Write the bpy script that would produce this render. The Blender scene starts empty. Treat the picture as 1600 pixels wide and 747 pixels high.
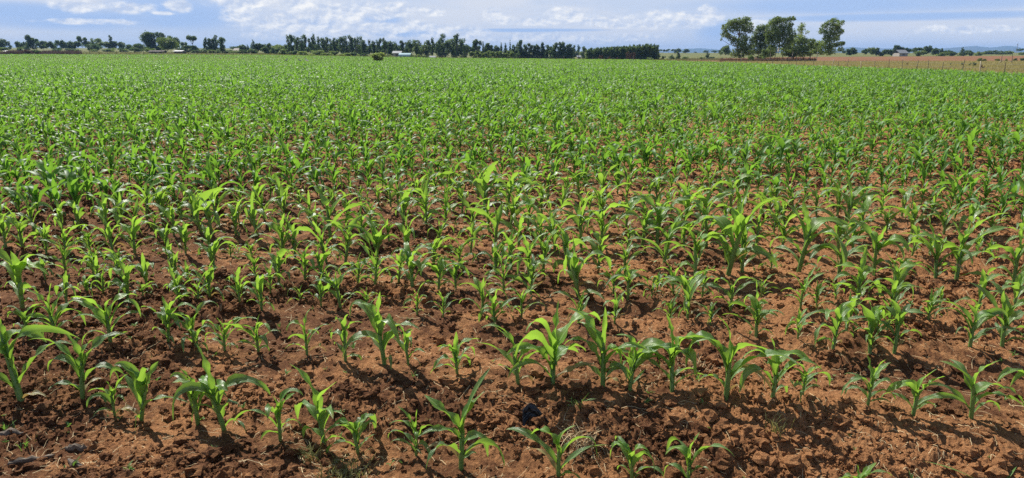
import bpy, math, random
import numpy as np
from mathutils import Vector
R = math.radians
SC = bpy.context.scene
COL = SC.collection
rng = np.random.default_rng(11)
random.seed(5)

# ------------------------------------------------------------------ camera
FPX, CH, PITCH, HOR = 1109.0, 1.6, 14.6, 84.0
cd = bpy.data.cameras.new('camera'); cam = bpy.data.objects.new('camera', cd); COL.objects.link(cam)
cam.location = (0, 0, CH); cam.rotation_euler = (R(90-PITCH), 0, 0)
cd.sensor_width = 36; cd.lens = 36*FPX/1600; cd.clip_start = .05; cd.clip_end = 30000
SC.camera = cam

# ------------------------------------------------------------------ light
SUN_AZ, SUN_EL = -33.0, 47.0
sd = bpy.data.lights.new('sun', 'SUN'); sd.energy = 5.0; sd.angle = R(.53); sd.color = (1, .95, .87)
so = bpy.data.objects.new('sun', sd); COL.objects.link(so)
sv = Vector((math.sin(R(SUN_AZ))*math.cos(R(SUN_EL)), math.cos(R(SUN_AZ))*math.cos(R(SUN_EL)), math.sin(R(SUN_EL))))
so.rotation_euler = (-sv).to_track_quat('-Z', 'Y').to_euler()
SC.view_settings.view_transform = 'Standard'; SC.view_settings.look = 'None'
SC.view_settings.exposure = 0.55; SC.view_settings.gamma = 1; SC.view_settings.use_curve_mapping = False
SC.cycles.max_bounces = 6; SC.cycles.diffuse_bounces = 2; SC.cycles.glossy_bounces = 2; SC.cycles.transmission_bounces = 4
SC.cycles.volume_bounces = 0; SC.cycles.use_denoising = False

def srgb(r, g, b):
    f = lambda c: (c/255/12.92) if c/255 <= .04045 else ((c/255+.055)/1.055)**2.4
    return (f(r), f(g), f(b), 1)

class NT:
    """small helper for writing node trees"""
    def __init__(s, nt): s.nt = nt; s.n = nt.nodes; s.l = nt.links
    def node(s, t, ins=None, **kw):
        x = s.n.new(t)
        for k, v in kw.items(): setattr(x, k, v)
        for k, v in (ins or {}).items(): s.put(x.inputs[k], v)
        return x
    def put(s, sock, v):
        if isinstance(v, bpy.types.NodeSocket): s.l.new(v, sock)
        elif isinstance(v, bpy.types.Node): s.l.new(v.outputs[0], sock)
        else: sock.default_value = v
    def m(s, op, a, b=0.0, c=None, clamp=False):
        x = s.node('ShaderNodeMath', {0: a, 1: b}, operation=op); x.use_clamp = clamp
        if c is not None: s.put(x.inputs[2], c)
        return x.outputs[0]
    def mix(s, f, a, b, blend='MIX'):
        x = s.n.new('ShaderNodeMix'); x.data_type = 'RGBA'; x.blend_type = blend
        s.put(x.inputs[0], f); s.put(x.inputs[6], a); s.put(x.inputs[7], b); return x.outputs[2]
    def step(s, v, a, b):
        x = s.node('ShaderNodeMapRange', {0: v, 1: a, 2: b, 3: 0.0, 4: 1.0}, interpolation_type='SMOOTHSTEP'); return x.outputs[0]
    def noise(s, vec, scale, detail=4, rough=.55, dist=0.0):
        return s.node('ShaderNodeTexNoise', {'Vector': vec, 'Scale': scale, 'Detail': detail, 'Roughness': rough, 'Distortion': dist}).outputs[0]

# ------------------------------------------------------------------ sky
W = bpy.data.worlds.new('World'); SC.world = W; W.use_nodes = True
w = NT(W.node_tree); w.n.clear()
sky = w.node('ShaderNodeTexSky', sky_type='NISHITA', sun_disc=False, sun_elevation=R(SUN_EL), sun_rotation=R(SUN_AZ % 360), altitude=2000, air_density=1.0, dust_density=1.2)
tc = w.node('ShaderNodeTexCoord')
sx = w.node('ShaderNodeSeparateXYZ', {0: tc.outputs['Generated']})
az = w.m('MULTIPLY', w.m('ARCTAN2', sx.outputs[0], sx.outputs[1]), 57.2958)
el = w.m('MULTIPLY', w.m('ARCSINE', sx.outputs[2]), 57.2958)
def sky_at(px, py):
    a = math.atan((px-800)/1146.0); return math.degrees(a), math.degrees(math.atan((HOR-py)/1186.0*math.cos(a)))
def comb(x, y, z=0.0): return w.node('ShaderNodeCombineXYZ', {0: x, 1: y, 2: z}).outputs[0]
P1 = comb(w.m('MULTIPLY', az, .10), w.m('MULTIPLY', el, .42), 3.1)
n_str = w.noise(P1, 1.0, 6, .55, .3)
warp = w.node('ShaderNodeTexNoise', {'Vector': comb(w.m('MULTIPLY', az, .5), w.m('MULTIPLY', el, 1.1), 2.2), 'Scale': 1.0, 'Detail': 3.0}).outputs[1]
def puff(da, de, detail):
    v = comb(w.m('MULTIPLY', w.m('SUBTRACT', az, da), .62), w.m('MULTIPLY', w.m('SUBTRACT', el, de), 1.05), 7.7)
    v = w.node('ShaderNodeVectorMath', {0: v, 1: w.node('ShaderNodeVectorMath', {0: warp, 'Scale': .55}, operation='SCALE').outputs[0]}, operation='ADD').outputs[0]
    return w.noise(v, 1.0, detail, .60, 0.0)
n_puf, n_a, n_b = puff(0, 0, 8), puff(0, 0, 4), puff(-.22, .20, 4)
def blobs(lst):
    acc = None
    for (px, py, rx, ry) in lst:
        a, e = sky_at(px, py); rxd = rx*.05; ryd = ry*.0483
        dx = w.m('DIVIDE', w.m('SUBTRACT', az, a), rxd); dy = w.m('DIVIDE', w.m('SUBTRACT', el, e), ryd)
        v = w.m('SUBTRACT', 1.0, w.m('ADD', w.m('MULTIPLY', dx, dx), w.m('MULTIPLY', dy, dy)))
        acc = v if acc is None else w.m('MAXIMUM', acc, v)
    return w.m('MAXIMUM', acc, -3.0)
cum = blobs([(885, 27, 30, 14), (845, 34, 60, 6), (905, 33, 60, 7), (1035, 31, 56, 12), (1098, 28, 24, 14), (975, 34, 50, 8), (770, 23, 12, 11), (786, 32, 26, 7),
             (625, 15, 34, 10), (592, 24, 20, 10), (678, 20, 16, 6), (560, 12, 14, 8), (478, 6, 34, 14), (455, 18, 28, 14), (388, 4, 42, 9), (384, 24, 26, 16),
             (700, 46, 44, 9), (745, 51, 40, 6), (660, 40, 30, 8), (128, 9, 26, 8), (205, 12, 34, 7), (285, 8, 16, 9), (262, 21, 14, 3), (150, 34, 50, 4), (520, 22, 60, 22), (420, 36, 50, 12), (600, 46, 60, 8), (440, 38, 60, 10), (560, 40, 50, 10),
             (930, 62, 60, 7), (500, 54, 90, 10), (700, 60, 90, 9), (850, 58, 70, 8), (980, 58, 50, 6), (1180, 40, 20, 9), (1490, 46, 60, 5), (1560, 44, 50, 4), (-150, 10, 60, 14), (1750, 20, 70, 12)])
blue = blobs([(40, 18, 130, 13), (290, 22, 95, 26), (180, 32, 190, 15), (1125, 55, 40, 28), (600, 31, 30, 7), (500, 36, 26, 8), (820, 47, 110, 3), (1350, 5, 280, 16), (1400, 26, 200, 6), (640, 52, 60, 6)])
cm = w.step(w.m('ADD', cum, w.m('MULTIPLY', w.m('SUBTRACT', n_puf, .5), 5.0)), -.9, 1.0)
bm = w.step(w.m('ADD', blue, w.m('MULTIPLY', w.m('SUBTRACT', n_str, .5), 2.4)), -.55, 1.0)
lit = w.m('ADD', w.m('ADD', .42, w.m('MULTIPLY', w.m('SUBTRACT', n_a, n_b), 3.6)), w.m('MULTIPLY', w.m('SUBTRACT', n_puf, n_a), 3.0), clamp=True)
pale, pal2, bl, cw, cs, low = srgb(190, 203, 226), srgb(207, 213, 226), srgb(152, 182, 228), srgb(246, 245, 243), srgb(188, 200, 223), srgb(208, 215, 228)
base = w.mix(w.step(n_str, .38, .62), pale, pal2)
base = w.mix(w.m('MULTIPLY', bm, .85), base, bl)
base = w.mix(w.m('MULTIPLY', w.m('SUBTRACT', 1.0, w.step(el, .1, 1.7)), .8), base, low)
base = w.mix(w.m('MULTIPLY', cm, .9), base, w.mix(lit, cs, cw))
base = w.mix(1.0, base, (9.6, 9.5, 9.25, 1), 'MULTIPLY')
# above the low band: open sky with broken cloud
n_hi = w.noise(tc.outputs['Generated'], 2.6, 7, .6, .2)
hi = w.mix(w.m('MULTIPLY', w.step(n_hi, .50, .66), .45), sky.outputs[0], (7.5, 7.6, 7.9, 1))
colr = w.mix(w.step(el, 6.5, 15), base, hi)
bg = w.node('ShaderNodeBackground', {'Color': colr, 'Strength': .085})
w.l.new(bg.outputs[0], w.node('ShaderNodeOutputWorld').inputs[0])

# ------------------------------------------------------------------ noise and terrain
_perm = np.random.default_rng(3).permutation(4096).astype(np.int64)
_val = np.random.default_rng(4).random(4096)
def _h(ix, iy, s=0): return _perm[(_perm[(ix+s*131) & 4095]+iy) & 4095]
def vnoise(x, y, s=0):
    ix = np.floor(x).astype(np.int64); iy = np.floor(y).astype(np.int64); fx = x-ix; fy = y-iy
    fx = fx*fx*fx*(fx*(fx*6-15)+10); fy = fy*fy*fy*(fy*(fy*6-15)+10)
    a = _val[_h(ix, iy, s)]; b = _val[_h(ix+1, iy, s)]; c = _val[_h(ix, iy+1, s)]; d = _val[_h(ix+1, iy+1, s)]
    return (a*(1-fx)+b*fx)*(1-fy)+(c*(1-fx)+d*fx)*fy
def fbm(x, y, o=4, g=.5, s=0):
    r = 0; amp = 1; t = 0
    for i in range(o):
        r = r+amp*vnoise(x*2**i+i*17.3, y*2**i-i*9.1, s+i); t += amp; amp *= g
    return r/t
def worley(x, y, s=0):
    ix = np.floor(x).astype(np.int64); iy = np.floor(y).astype(np.int64); best = np.full(x.shape, 9.0); rid = np.zeros(x.shape)
    for i in (-1, 0, 1):
        for j in (-1, 0, 1):
            h = _h(ix+i, iy+j, s); px = ix+i+_val[h]; py = iy+j+_val[(h*7+13) & 4095]
            d = (px-x)**2+(py-y)**2; m = d < best; best = np.where(m, d, best); rid = np.where(m, _val[(h*5+3) & 4095], rid)
    return np.sqrt(best), rid

TPX = [-200, 0, 400, 700, 900, 1050, 1250, 1600, 1800]
TY = np.array([0, 40, 65, 100, 150, 205, 330, 500, 900, 2000, 6000, 9000.])
TS = {0: [.22, 85.8, 79.6, 76.5, 75.5, 75, 75], 400: [.18, 86.6, 82.6, 79.5, 77, 76, 76], 700: [.05, 91.5, 90, 88, 82, 80, 80], 900: [0, 93.5, 92, 87, 80.5, 80, 80.5],
      1050: [-.03, 94.8, 91.5, 87.5, 82, 82.5, 83], 1250: [.03, 93, 88.3, 85, 82, 82, 82.5], 1600: [.08, 91.5, 86.8, 84.5, 82, 82, 82]}
TS[-200] = TS[0]; TS[1800] = TS[1600]
TZ = np.zeros((len(TY), len(TPX)))
for j, p in enumerate(TPX):
    v = TS[p]; TZ[4, j] = v[0]
    for i in range(5, 11): TZ[i, j] = 1.6-(v[i-4]-HOR)*TY[i]/1186
    TZ[11, j] = TZ[10, j]
def terrain(x, y):
    x = np.asarray(x, float); y = np.asarray(y, float)
    yy = np.clip(y, 1, 8999); px = np.clip(800+1146*x/yy, -200, 1800)
    ly = np.log1p(yy); LT = np.log1p(TY); k = np.clip(np.searchsorted(LT, ly)-1, 0, len(TY)-2)
    rows = np.stack([np.interp(px, TPX, TZ[i]) for i in range(len(TY))])
    t = (ly-LT[k])/(LT[k+1]-LT[k]); t = t*t*(3-2*t)*.5+t*.5
    idx = np.arange(px.size).reshape(px.shape)
    rf = rows.reshape(len(TY), -1); kf = k.ravel(); ii = idx.ravel()
    z = (rf[kf, ii].reshape(px.shape))*(1-t)+(rf[kf+1, ii].reshape(px.shape))*t
    return np.where(y > 1, z, 0)
# crop rows: intercept and slope of every row, nearest first
ROWY = [2.50, 3.33, 4.11, 4.62, 5.24]
while ROWY[-1] < 240: ROWY.append(ROWY[-1]+.64)
ROWY = np.array(ROWY)
def slope(y): return np.interp(y, [0, 2.5, 3.33, 4.1, 4.62, 5.24, 9, 20], [-.26, -.24, -.205, -.17, -.145, -.11, -.05, 0])
def rowc(x, y):
    yp = y-slope(y)*x
    return np.interp(yp, np.concatenate([[-6.0, 1.0], ROWY]), np.concatenate([[-11.0, -2.0], np.arange(len(ROWY))])), yp
def low(x, y):
    """field relief without clods: furrows and the bank in front of the second row"""
    x = np.asarray(x, float); y = np.asarray(y, float)
    ph, yp = rowc(x, y)
    wob = fbm(x*.9, y*.9, 2, .5, 9)
    yq = yp+(wob-.5)*.28
    f = np.clip((3.16-yq)/.42, 0, 1); bank = -.10*f*f*(3-2*f)
    ridge = .028*np.cos(2*np.pi*ph)*np.clip((ph-.6)/.8, 0, 1)*np.clip(1.3-y/16, 0, 1)*(.3+1.2*vnoise(x*.7, y*1.1, 5))
    und = (fbm(x*.55, y*.55, 2, .5, 21)-.5)*.10*np.clip(1.4-np.hypot(x, y)/20, 0, 1)
    return terrain(x, y)+bank+ridge+und
def clods(x, y):
    r = np.hypot(x, y)
    k = np.clip((26-r)/12, 0, 1)
    ph, yp = rowc(x, y)
    rough = np.clip((fbm(x*.8+4, y*1.3, 3, .5, 31)-.38)*3.2, .12, 1)
    rough = np.maximum(rough, np.exp(-((yp-2.98)/.22)**2)*.6)
    wx = x+(fbm(x*16, y*16, 3, .6, 61)-.5)*.11; wy = y+(fbm(x*16+50, y*16, 3, .6, 62)-.5)*.11
    d1, i1 = worley(wx*8.5, wy*8.5, 41); d2, i2 = worley(wx*22, wy*22, 42)
    bil = lambda f, s: 1-np.abs(2*vnoise(x*f, y*f, s)-1)
    crumb = (1-bil(34, 71))*.011+(1-bil(63, 72))*.008+(vnoise(x*105, y*105, 73)-.5)*.010
    big = np.clip(1-d1*1.25, 0, 1)**.9*np.clip(i1-.6, 0, 1)*.11
    mid = np.clip(1-d2*1.15, 0, 1)**.8*np.clip(i2-.25, 0, 1)*.032
    f = (fbm(x*5, y*5, 5, .58, 51)-.5)*.085
    return ((big+mid)*rough+crumb*(.5+.7*rough)+f*(.35+.65*rough))*k
def ground_z(x, y): return low(x, y)+clods(np.atleast_1d(x).astype(float), np.atleast_1d(y).astype(float)).reshape(np.shape(x))

th = R(PITCH)
def ray(px, py):
    xc = (px-800)/FPX; yc = -(py-373.5)/FPX
    return np.array([xc, yc*math.sin(th)+math.cos(th), yc*math.cos(th)-math.sin(th)])
def on_ground(px, py):
    d = ray(px, py); z = 0.0
    for _ in range(12):
        t = (z-CH)/d[2]; z = .5*z+.5*float(low(d[0]*t, d[1]*t))
    return d[0]*t, d[1]*t
def world(px, D): return (px-800)/1146*D, D
def top_z(py, D): return CH+(HOR-py)*D/1186

# ------------------------------------------------------------------ mesh helpers
def mesh_from(name, V, F, mat, smooth=True, tint=None, uv=None, parent=None, loc=None, mats=None, fm=None):
    """V (n,3); F list of (m,k) int arrays (k = 3 or 4)"""
    me = bpy.data.meshes.new(name)
    V = np.ascontiguousarray(V, np.float32)
    F = [f for f in (F if isinstance(F, list) else [F]) if len(f)]
    loops = np.concatenate([f.ravel() for f in F]).astype(np.int32)
    cnt = np.concatenate([np.full(len(f), f.shape[1]) for f in F]).astype(np.int32)
    st = np.concatenate([[0], np.cumsum(cnt)[:-1]]).astype(np.int32)
    me.vertices.add(len(V)); me.vertices.foreach_set('co', V.ravel())
    me.loops.add(len(loops)); me.loops.foreach_set('vertex_index', loops)
    me.polygons.add(len(cnt)); me.polygons.foreach_set('loop_start', st)
    me.polygons.foreach_set('use_smooth', np.full(len(cnt), smooth))
    if tint is not None:
        a = me.attributes.new('tint', 'FLOAT', 'POINT'); a.data.foreach_set('value', np.ascontiguousarray(tint, np.float32))
    if uv is not None:
        a = me.uv_layers.new(name='UVMap'); a.data.foreach_set('uv', np.ascontiguousarray(uv[loops], np.float32).ravel())
    for m in (mats or [mat]): me.materials.append(m)
    if fm is not None: me.polygons.foreach_set('material_index', np.asarray(fm, np.int32))
    me.update(calc_edges=True)
    o = bpy.data.objects.new(name, me); COL.objects.link(o)
    if parent is not None: o.parent = parent
    if loc is not None: o.location = loc
    return o
def tag(o, label=None, cat=None, group=None, kind=None):
    for k, v in (('label', label), ('category', cat), ('group', group), ('kind', kind)):
        if v: o[k] = v
    return o
def empty(name, loc, rz=0):
    o = bpy.data.objects.new(name, None); COL.objects.link(o); o.location = loc; o.rotation_euler = (0, 0, rz); o.empty_display_size = .1; return o
def tube(pts, rad, n=6):
    pts = np.asarray(pts, float); rad = np.asarray(rad, float); k = len(pts)
    T = np.gradient(pts, axis=0); T /= np.linalg.norm(T, axis=1)[:, None]+1e-9
    ref = np.array([0, 0, 1.]) if abs(T[:, 2]).mean() < .8 else np.array([1., 0, 0])
    A = np.cross(T, ref); A /= np.linalg.norm(A, axis=1)[:, None]+1e-9; B = np.cross(T, A)
    a = np.arange(n)*2*np.pi/n
    V = (pts[:, None]+rad[:, None, None]*(np.cos(a)[None, :, None]*A[:, None]+np.sin(a)[None, :, None]*B[:, None])).reshape(-1, 3)
    i = np.arange(k-1)[:, None]*n; j = np.arange(n)[None]; j2 = (j+1) % n
    F = np.stack([i+j, i+j2, i+n+j2, i+n+j], -1).reshape(-1, 4)
    return V, F
def join(parts):
    Vs, Fs, o = [], [], 0
    for V, F in parts: Vs.append(V); Fs.append(F+o); o += len(V)
    return np.concatenate(Vs), np.concatenate(Fs)
def box(x0, x1, y0, y1, z0, z1):
    V = np.array([[x, y, z] for z in (z0, z1) for y in (y0, y1) for x in (x0, x1)], float)
    return V, np.array([[0, 2, 3, 1], [4, 5, 7, 6], [0, 1, 5, 4], [2, 6, 7, 3], [0, 4, 6, 2], [1, 3, 7, 5]])
ORD = ['', 'first', 'second', 'third', 'fourth', 'fifth', 'sixth', 'seventh', 'eighth', 'ninth', 'tenth', 'eleventh', 'twelfth', 'thirteenth', 'fourteenth', 'fifteenth', 'sixteenth', 'seventeenth', 'eighteenth', 'nineteenth']
TENS = ['', '', 'twent', 'thirt', 'fort', 'fift', 'sixt', 'sevent']
def ordinal(n):
    if n < 20: return ORD[n]
    t, u = divmod(n, 10); return TENS[t]+('ieth' if u == 0 else 'y-'+ORD[u])

# ------------------------------------------------------------------ materials
def new_mat(name):
    m = bpy.data.materials.new(name); m.use_nodes = True; t = NT(m.node_tree); t.n.clear(); t.out = t.node('ShaderNodeOutputMaterial'); return m, t
def pos(t): return t.node('ShaderNodeNewGeometry').outputs['Position']
def simple(name, col, rough=.8, var=.25, scale=3.0, spec=.3):
    m, t = new_mat(name)
    n = t.noise(pos(t), scale, 4)
    c = t.mix(n, tuple(c*(1-var) for c in col[:3])+(1,), tuple(min(1, c*(1+var)) for c in col[:3])+(1,))
    b = t.node('ShaderNodeBsdfPrincipled', {'Base Color': c, 'Roughness': rough, 'Specular IOR Level': spec}); t.put(t.out.inputs[0], b.outputs[0]); return m
def soil_mat():
    m, t = new_mat('red_soil'); p = pos(t)
    big = t.noise(p, 1.1, 5, .6, .4); mid = t.noise(p, 9, 6, .65); fine = t.noise(p, 70, 5, .7); grit = t.noise(p, 260, 3, .7)
    sxx = t.node('ShaderNodeSeparateXYZ', {0: p}).outputs[0]
    wet = t.step(t.m('ADD', t.m('ADD', big, t.m('MULTIPLY', t.m('SUBTRACT', mid, .5), .6)), t.node('ShaderNodeMapRange', {0: sxx, 1: -2.5, 2: 2.5, 3: -.07, 4: .07}).outputs[0]), .42, .60)
    c = t.mix(wet, (.150, .064, .028, 1), (.43, .200, .083, 1))
    c = t.mix(t.m('MULTIPLY', t.step(mid, .45, .7), .55), c, (.50, .252, .108, 1))
    c = t.mix(t.m('MULTIPLY', t.step(fine, .50, .75), .5), c, (.60, .345, .165, 1))
    c = t.mix(t.m('MULTIPLY', t.step(fine, .52, .30), .55), c, (.16, .068, .036, 1))
    c = t.mix(t.m('MULTIPLY', t.step(grit, .56, .75), .35), c, (.50, .27, .15, 1))
    hgt = t.m('ADD', t.m('MULTIPLY', fine, .8), t.m('MULTIPLY', grit, .35))
    bp = t.node('ShaderNodeBump', {'Strength': 1.0, 'Distance': .030, 'Height': hgt})
    b = t.node('ShaderNodeBsdfPrincipled', {'Base Color': c, 'Roughness': .95, 'Specular IOR Level': .12, 'Normal': bp.outputs[0]}); t.put(t.out.inputs[0], b.outputs[0]); return m
def leaf_mat(name, dark, light, trans, wt=.42, rough=.36, spec=.55, veins=True):
    m, t = new_mat(name)
    tint = t.node('ShaderNodeAttribute', attribute_name='tint').outputs['Fac']
    n = t.noise(pos(t), 14, 3)
    f = t.m('ADD', t.m('MULTIPLY', tint, .8), t.m('MULTIPLY', n, .25), clamp=True)
    c = t.mix(f, dark, light)
    tr = t.mix(f, tuple(x*.62 for x in trans[:3])+(1,), trans)
    dead = t.step(tint, -.2, -.6); c = t.mix(dead, c, (.40, .31, .13, 1)); tr = t.mix(dead, tr, (.3, .2, .06, 1))
    kw = {}
    if veins:
        uv = t.node('ShaderNodeSeparateXYZ', {0: t.node('ShaderNodeUVMap', uv_map='UVMap').outputs[0]})
        u = t.m('ABSOLUTE', t.m('SUBTRACT', uv.outputs[0], .5))
        rib = t.m('SUBTRACT', 1.0, t.step(u, .025, .07))
        c = t.mix(t.m('MULTIPLY', rib, .7), c, (.34, .47, .20, 1))
        spot = t.step(t.noise(pos(t), 120, 3, .6), .63, .70)
        c = t.mix(t.m('MULTIPLY', spot, .5), c, (.33, .27, .12, 1))
        c = t.mix(t.m('MULTIPLY', t.step(t.noise(pos(t), 30, 4, .6), .50, .68), .30), c, (.30, .24, .13, 1))
        st = t.m('SINE', t.m('MULTIPLY', uv.outputs[0], 110.0))
        c = t.mix(t.m('MULTIPLY', t.m('ADD', t.m('MULTIPLY', st, .5), .5), .16), c, (.16, .30, .09, 1))
        dry = t.step(t.m('ADD', uv.outputs[1], t.m('MULTIPLY', t.m('SUBTRACT', n, .5), .9)), .93, 1.06)
        c = t.mix(t.m('MULTIPLY', dry, .7), c, (.42, .36, .14, 1))
        bp = t.node('ShaderNodeBump', {'Strength': .35, 'Distance': .002, 'Height': t.m('ADD', st, t.m('MULTIPLY', rib, -3.0))}); kw['Normal'] = bp.outputs[0]
    b = t.node('ShaderNodeBsdfPrincipled', {'Base Color': c, 'Roughness': rough, 'Specular IOR Level': spec, **kw})
    tl = t.node('ShaderNodeBsdfTranslucent', {'Color': tr})
    mx = t.node('ShaderNodeMixShader', {0: wt, 1: b.outputs[0], 2: tl.outputs[0]}); t.put(t.out.inputs[0], mx.outputs[0]); return m
def land_mat(name, cols, scale=.05, fine=1.5):
    m, t = new_mat(name); p = pos(t)
    a = t.noise(p, scale, 6, .6, .5); b_ = t.noise(p, fine, 5, .7)
    c = t.mix(t.step(a, .35, .65), cols[0], cols[1]); c = t.mix(t.m('MULTIPLY', t.step(b_, .4, .7), .6), c, cols[2])
    bp = t.node('ShaderNodeBump', {'Strength': .6, 'Distance': .15, 'Height': b_})
    b = t.node('ShaderNodeBsdfPrincipled', {'Base Color': c, 'Roughness': .95, 'Specular IOR Level': .1, 'Normal': bp.outputs[0]}); t.put(t.out.inputs[0], b.outputs[0]); return m
M = {
 'soil': soil_mat(),
 'maize': leaf_mat('maize_leaf', (.070, .150, .070, 1), (.160, .315, .035, 1), (.44, .74, .07, 1), wt=.42, rough=.36, spec=.55),
 'crop': leaf_mat('maize_leaf_far', (.050, .145, .042, 1), (.105, .255, .038, 1), (.31, .62, .05, 1), wt=.40, rough=.52, spec=.38, veins=False),
 'stalk': leaf_mat('maize_stalk', (.10, .20, .05, 1), (.17, .30, .07, 1), (.2, .4, .05, 1), wt=.12, rough=.45, veins=False),
 'fol_dark': leaf_mat('foliage_dark', (.038, .070, .038, 1), (.095, .145, .062, 1), (.18, .29, .08, 1), wt=.32, rough=.6, spec=.3, veins=False),
 'fol_mid': leaf_mat('foliage_mid', (.070, .112, .040, 1), (.175, .235, .080, 1), (.30, .42, .08, 1), wt=.36, rough=.55, spec=.35, veins=False),
 'fol_pale': leaf_mat('foliage_pale', (.11, .17, .055, 1), (.26, .33, .10, 1), (.42, .55, .10, 1), wt=.38, rough=.55, spec=.35, veins=False),
 'fol_dry': leaf_mat('foliage_dry', (.10, .055, .035, 1), (.22, .13, .08, 1), (.16, .09, .05, 1), wt=.15, rough=.8, spec=.1, veins=False),
 'bark': simple('bark', (.16, .12, .09), .9), 'bark_pale': simple('pale_bark', (.48, .43, .35), .85, .3, 1.5),
 'post': simple('weathered_wood', (.13, .105, .08), .9, .4, 4), 'post_pale': simple('pale_wood', (.48, .42, .30), .85),
 'wire': simple('wire', (.2, .19, .18), .5), 'straw': simple('straw', (.56, .43, .24), .8, .45, 9),
 'tin': simple('roof_sheet', (.20, .21, .22), .45, .12, 1), 'tin_blue': simple('pale_blue_sheet', (.30, .46, .50), .4, .12, 1), 'wall': simple('plaster_wall', (.38, .34, .30), .9),
 'wall_dark': simple('dark_wall', (.10, .085, .07), .9), 'plastic': simple('black_plastic', (.018, .018, .020), .33, .5, 25, .6),
 'grass': leaf_mat('grass_blade', (.10, .12, .035, 1), (.30, .27, .10, 1), (.30, .30, .08, 1), wt=.3, rough=.6, spec=.3, veins=False),
 'weed': leaf_mat('weed_leaf', (.09, .18, .05, 1), (.17, .30, .07, 1), (.25, .45, .06, 1), wt=.3, rough=.5, spec=.3, veins=False),
 'rot': simple('rotting_stalk', (.17, .135, .10), .9, .6, 30), 'metal': simple('mast_metal', (.35, .36, .38), .5),
 'hill': land_mat('far_hill', [(.06, .09, .05, 1), (.09, .10, .06, 1), (.05, .07, .04, 1)], .002, .02),
 'pasture': land_mat('pasture_grass', [(.13, .15, .045, 1), (.17, .155, .055, 1), (.085, .115, .032, 1)], .03, .8),
 'drygrass': land_mat('dry_pasture', [(.36, .31, .14, 1), (.40, .31, .17, 1), (.24, .24, .09, 1)], .08, 1.2),
 'ploughed': land_mat('ploughed_soil', [(.19, .092, .045, 1), (.24, .120, .058, 1), (.14, .068, .034, 1)], .05, .9),
}

# ------------------------------------------------------------------ the ground: one sheet to the horizon
ang = np.concatenate([np.linspace(-180, -62, 20)[:-1], np.linspace(-62, -42, 60)[:-1], np.linspace(-42, 42, 1330)[:-1], np.linspace(42, 62, 60)[:-1], np.linspace(62, 180, 20)[:-1]])
rad = np.concatenate([np.linspace(.25, 1.55, 14)[:-1], 1.55*np.exp(np.arange(0, math.log(22/1.55),   .0029)), 22*np.exp(np.arange(.004, math.log(8500/22), .018))])
na, nr = len(ang), len(rad)
A_, R_ = np.meshgrid(np.radians(ang), rad)
GX = R_*np.sin(A_); GY = R_*np.cos(A_)
near = rad < 28
GZ = np.zeros_like(GX); kn = near.sum()
GZ[:kn] = ground_z(GX[:kn], GY[:kn]); GZ[kn:] = low(GX[kn:], GY[kn:])
GV = np.stack([GX, GY, GZ], -1).reshape(-1, 3)
ii = np.arange(nr-1)[:, None]*na; jj = np.arange(na)[None]; j2 = (jj+1) % na
GF = np.stack([ii+jj, ii+j2, ii+na+j2, ii+na+jj], -1).reshape(-1, 4)[:, ::-1]
c0 = len(GV); fan = np.stack([np.full(na, c0), np.arange(na), (np.arange(na)+1) % na], -1)[:, ::-1]
g = mesh_from('ground', np.vstack([GV, [[0, 0, float(low(0, 0))]]]), [GF, fan], M['soil']); tag(g, kind='structure')
FX, FD = 35.4, 205.0                     # the fence line on the right, the far edge of the maize
cen = GV[GF].mean(1)
def sheet(name, mask, mat, lift):
    F = GF[mask]; u, inv = np.unique(F, return_inverse=True)
    V = GV[u].copy(); V[:, 2] += lift
    o = mesh_from(name, V, inv.reshape(-1, 4), mat); tag(o, kind='structure'); return o
cx, cy = cen[:, 0], cen[:, 1]
out = ((cy > FD) | ((cx > FX) & (cy > 8)))
plo = (cx > 40) & (cy > 152+(cx-45)*.02+4*np.sin(cx*.05)) & (cy < 300+cx*.12) & (cx > FX+.3*(cy-150)*.4)
dry = (cx > FX) & (cy <= 152+(cx-45)*.02+4*np.sin(cx*.05)) & (cy > 8)
sheet('pasture', out & ~plo & ~dry & (cy > 100), M['pasture'], .03)
sheet('dry_grassland', dry, M['drygrass'], .03)
sheet('ploughed_field', plo & out, M['ploughed'], .03)

# ------------------------------------------------------------------ hills
def hills(name, pts, D, depth):
    px = np.array([p[0] for p in pts], float); py = np.array([p[1] for p in pts], float)
    q = np.linspace(px[0], px[-1], 260); yq = np.interp(q, px, py)+(fbm(q*.05, q*0, 4, .5, 77)-.5)*1.2*np.clip((82-np.interp(q, px, py))/4, 0, 1)
    V = []; prof = [(-1, 0), (-.7, .25), (-.45, .5), (-.2, .82), (0, 1), (.4, .7), (1, 0)]
    X = (q-800)/1146*D; zt = np.maximum(top_z(yq, D), 0)
    for a, h in prof:
        V.append(np.stack([X*(1+a*depth/D), np.full_like(X, D+a*depth), np.where(h == 0, -20, zt*h*(1+.25*(fbm(q*.08+a*9, q*0+a*5, 3, .5, 80)-.5)*(h < 1)))], -1))
    V = np.concatenate(V); n = len(q); i = np.arange(len(prof)-1)[:, None]*n; j = np.arange(n-1)[None]
    F = np.stack([i+j, i+j+1, i+n+j+1, i+n+j], -1).reshape(-1, 4)
    tag(mesh_from(name, V, F, M['hill']), kind='structure')
hills('blue_hills', [(1290, 82), (1315, 74), (1330, 73), (1345, 74.5), (1380, 75), (1420, 74.5), (1450, 75.5), (1478, 74.5), (1500, 73), (1522, 71.2), (1545, 73.5), (1555, 73), (1570, 71), (1585, 72), (1598, 75), (1640, 74), (1720, 78), (1800, 82)], 6500, 900)
hills('distant_ridge', [(980, 84), (1050, 78), (1075, 75.5), (1095, 75), (1115, 76), (1135, 78.5), (1200, 79), (1290, 80), (1330, 83)], 7200, 700)

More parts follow.
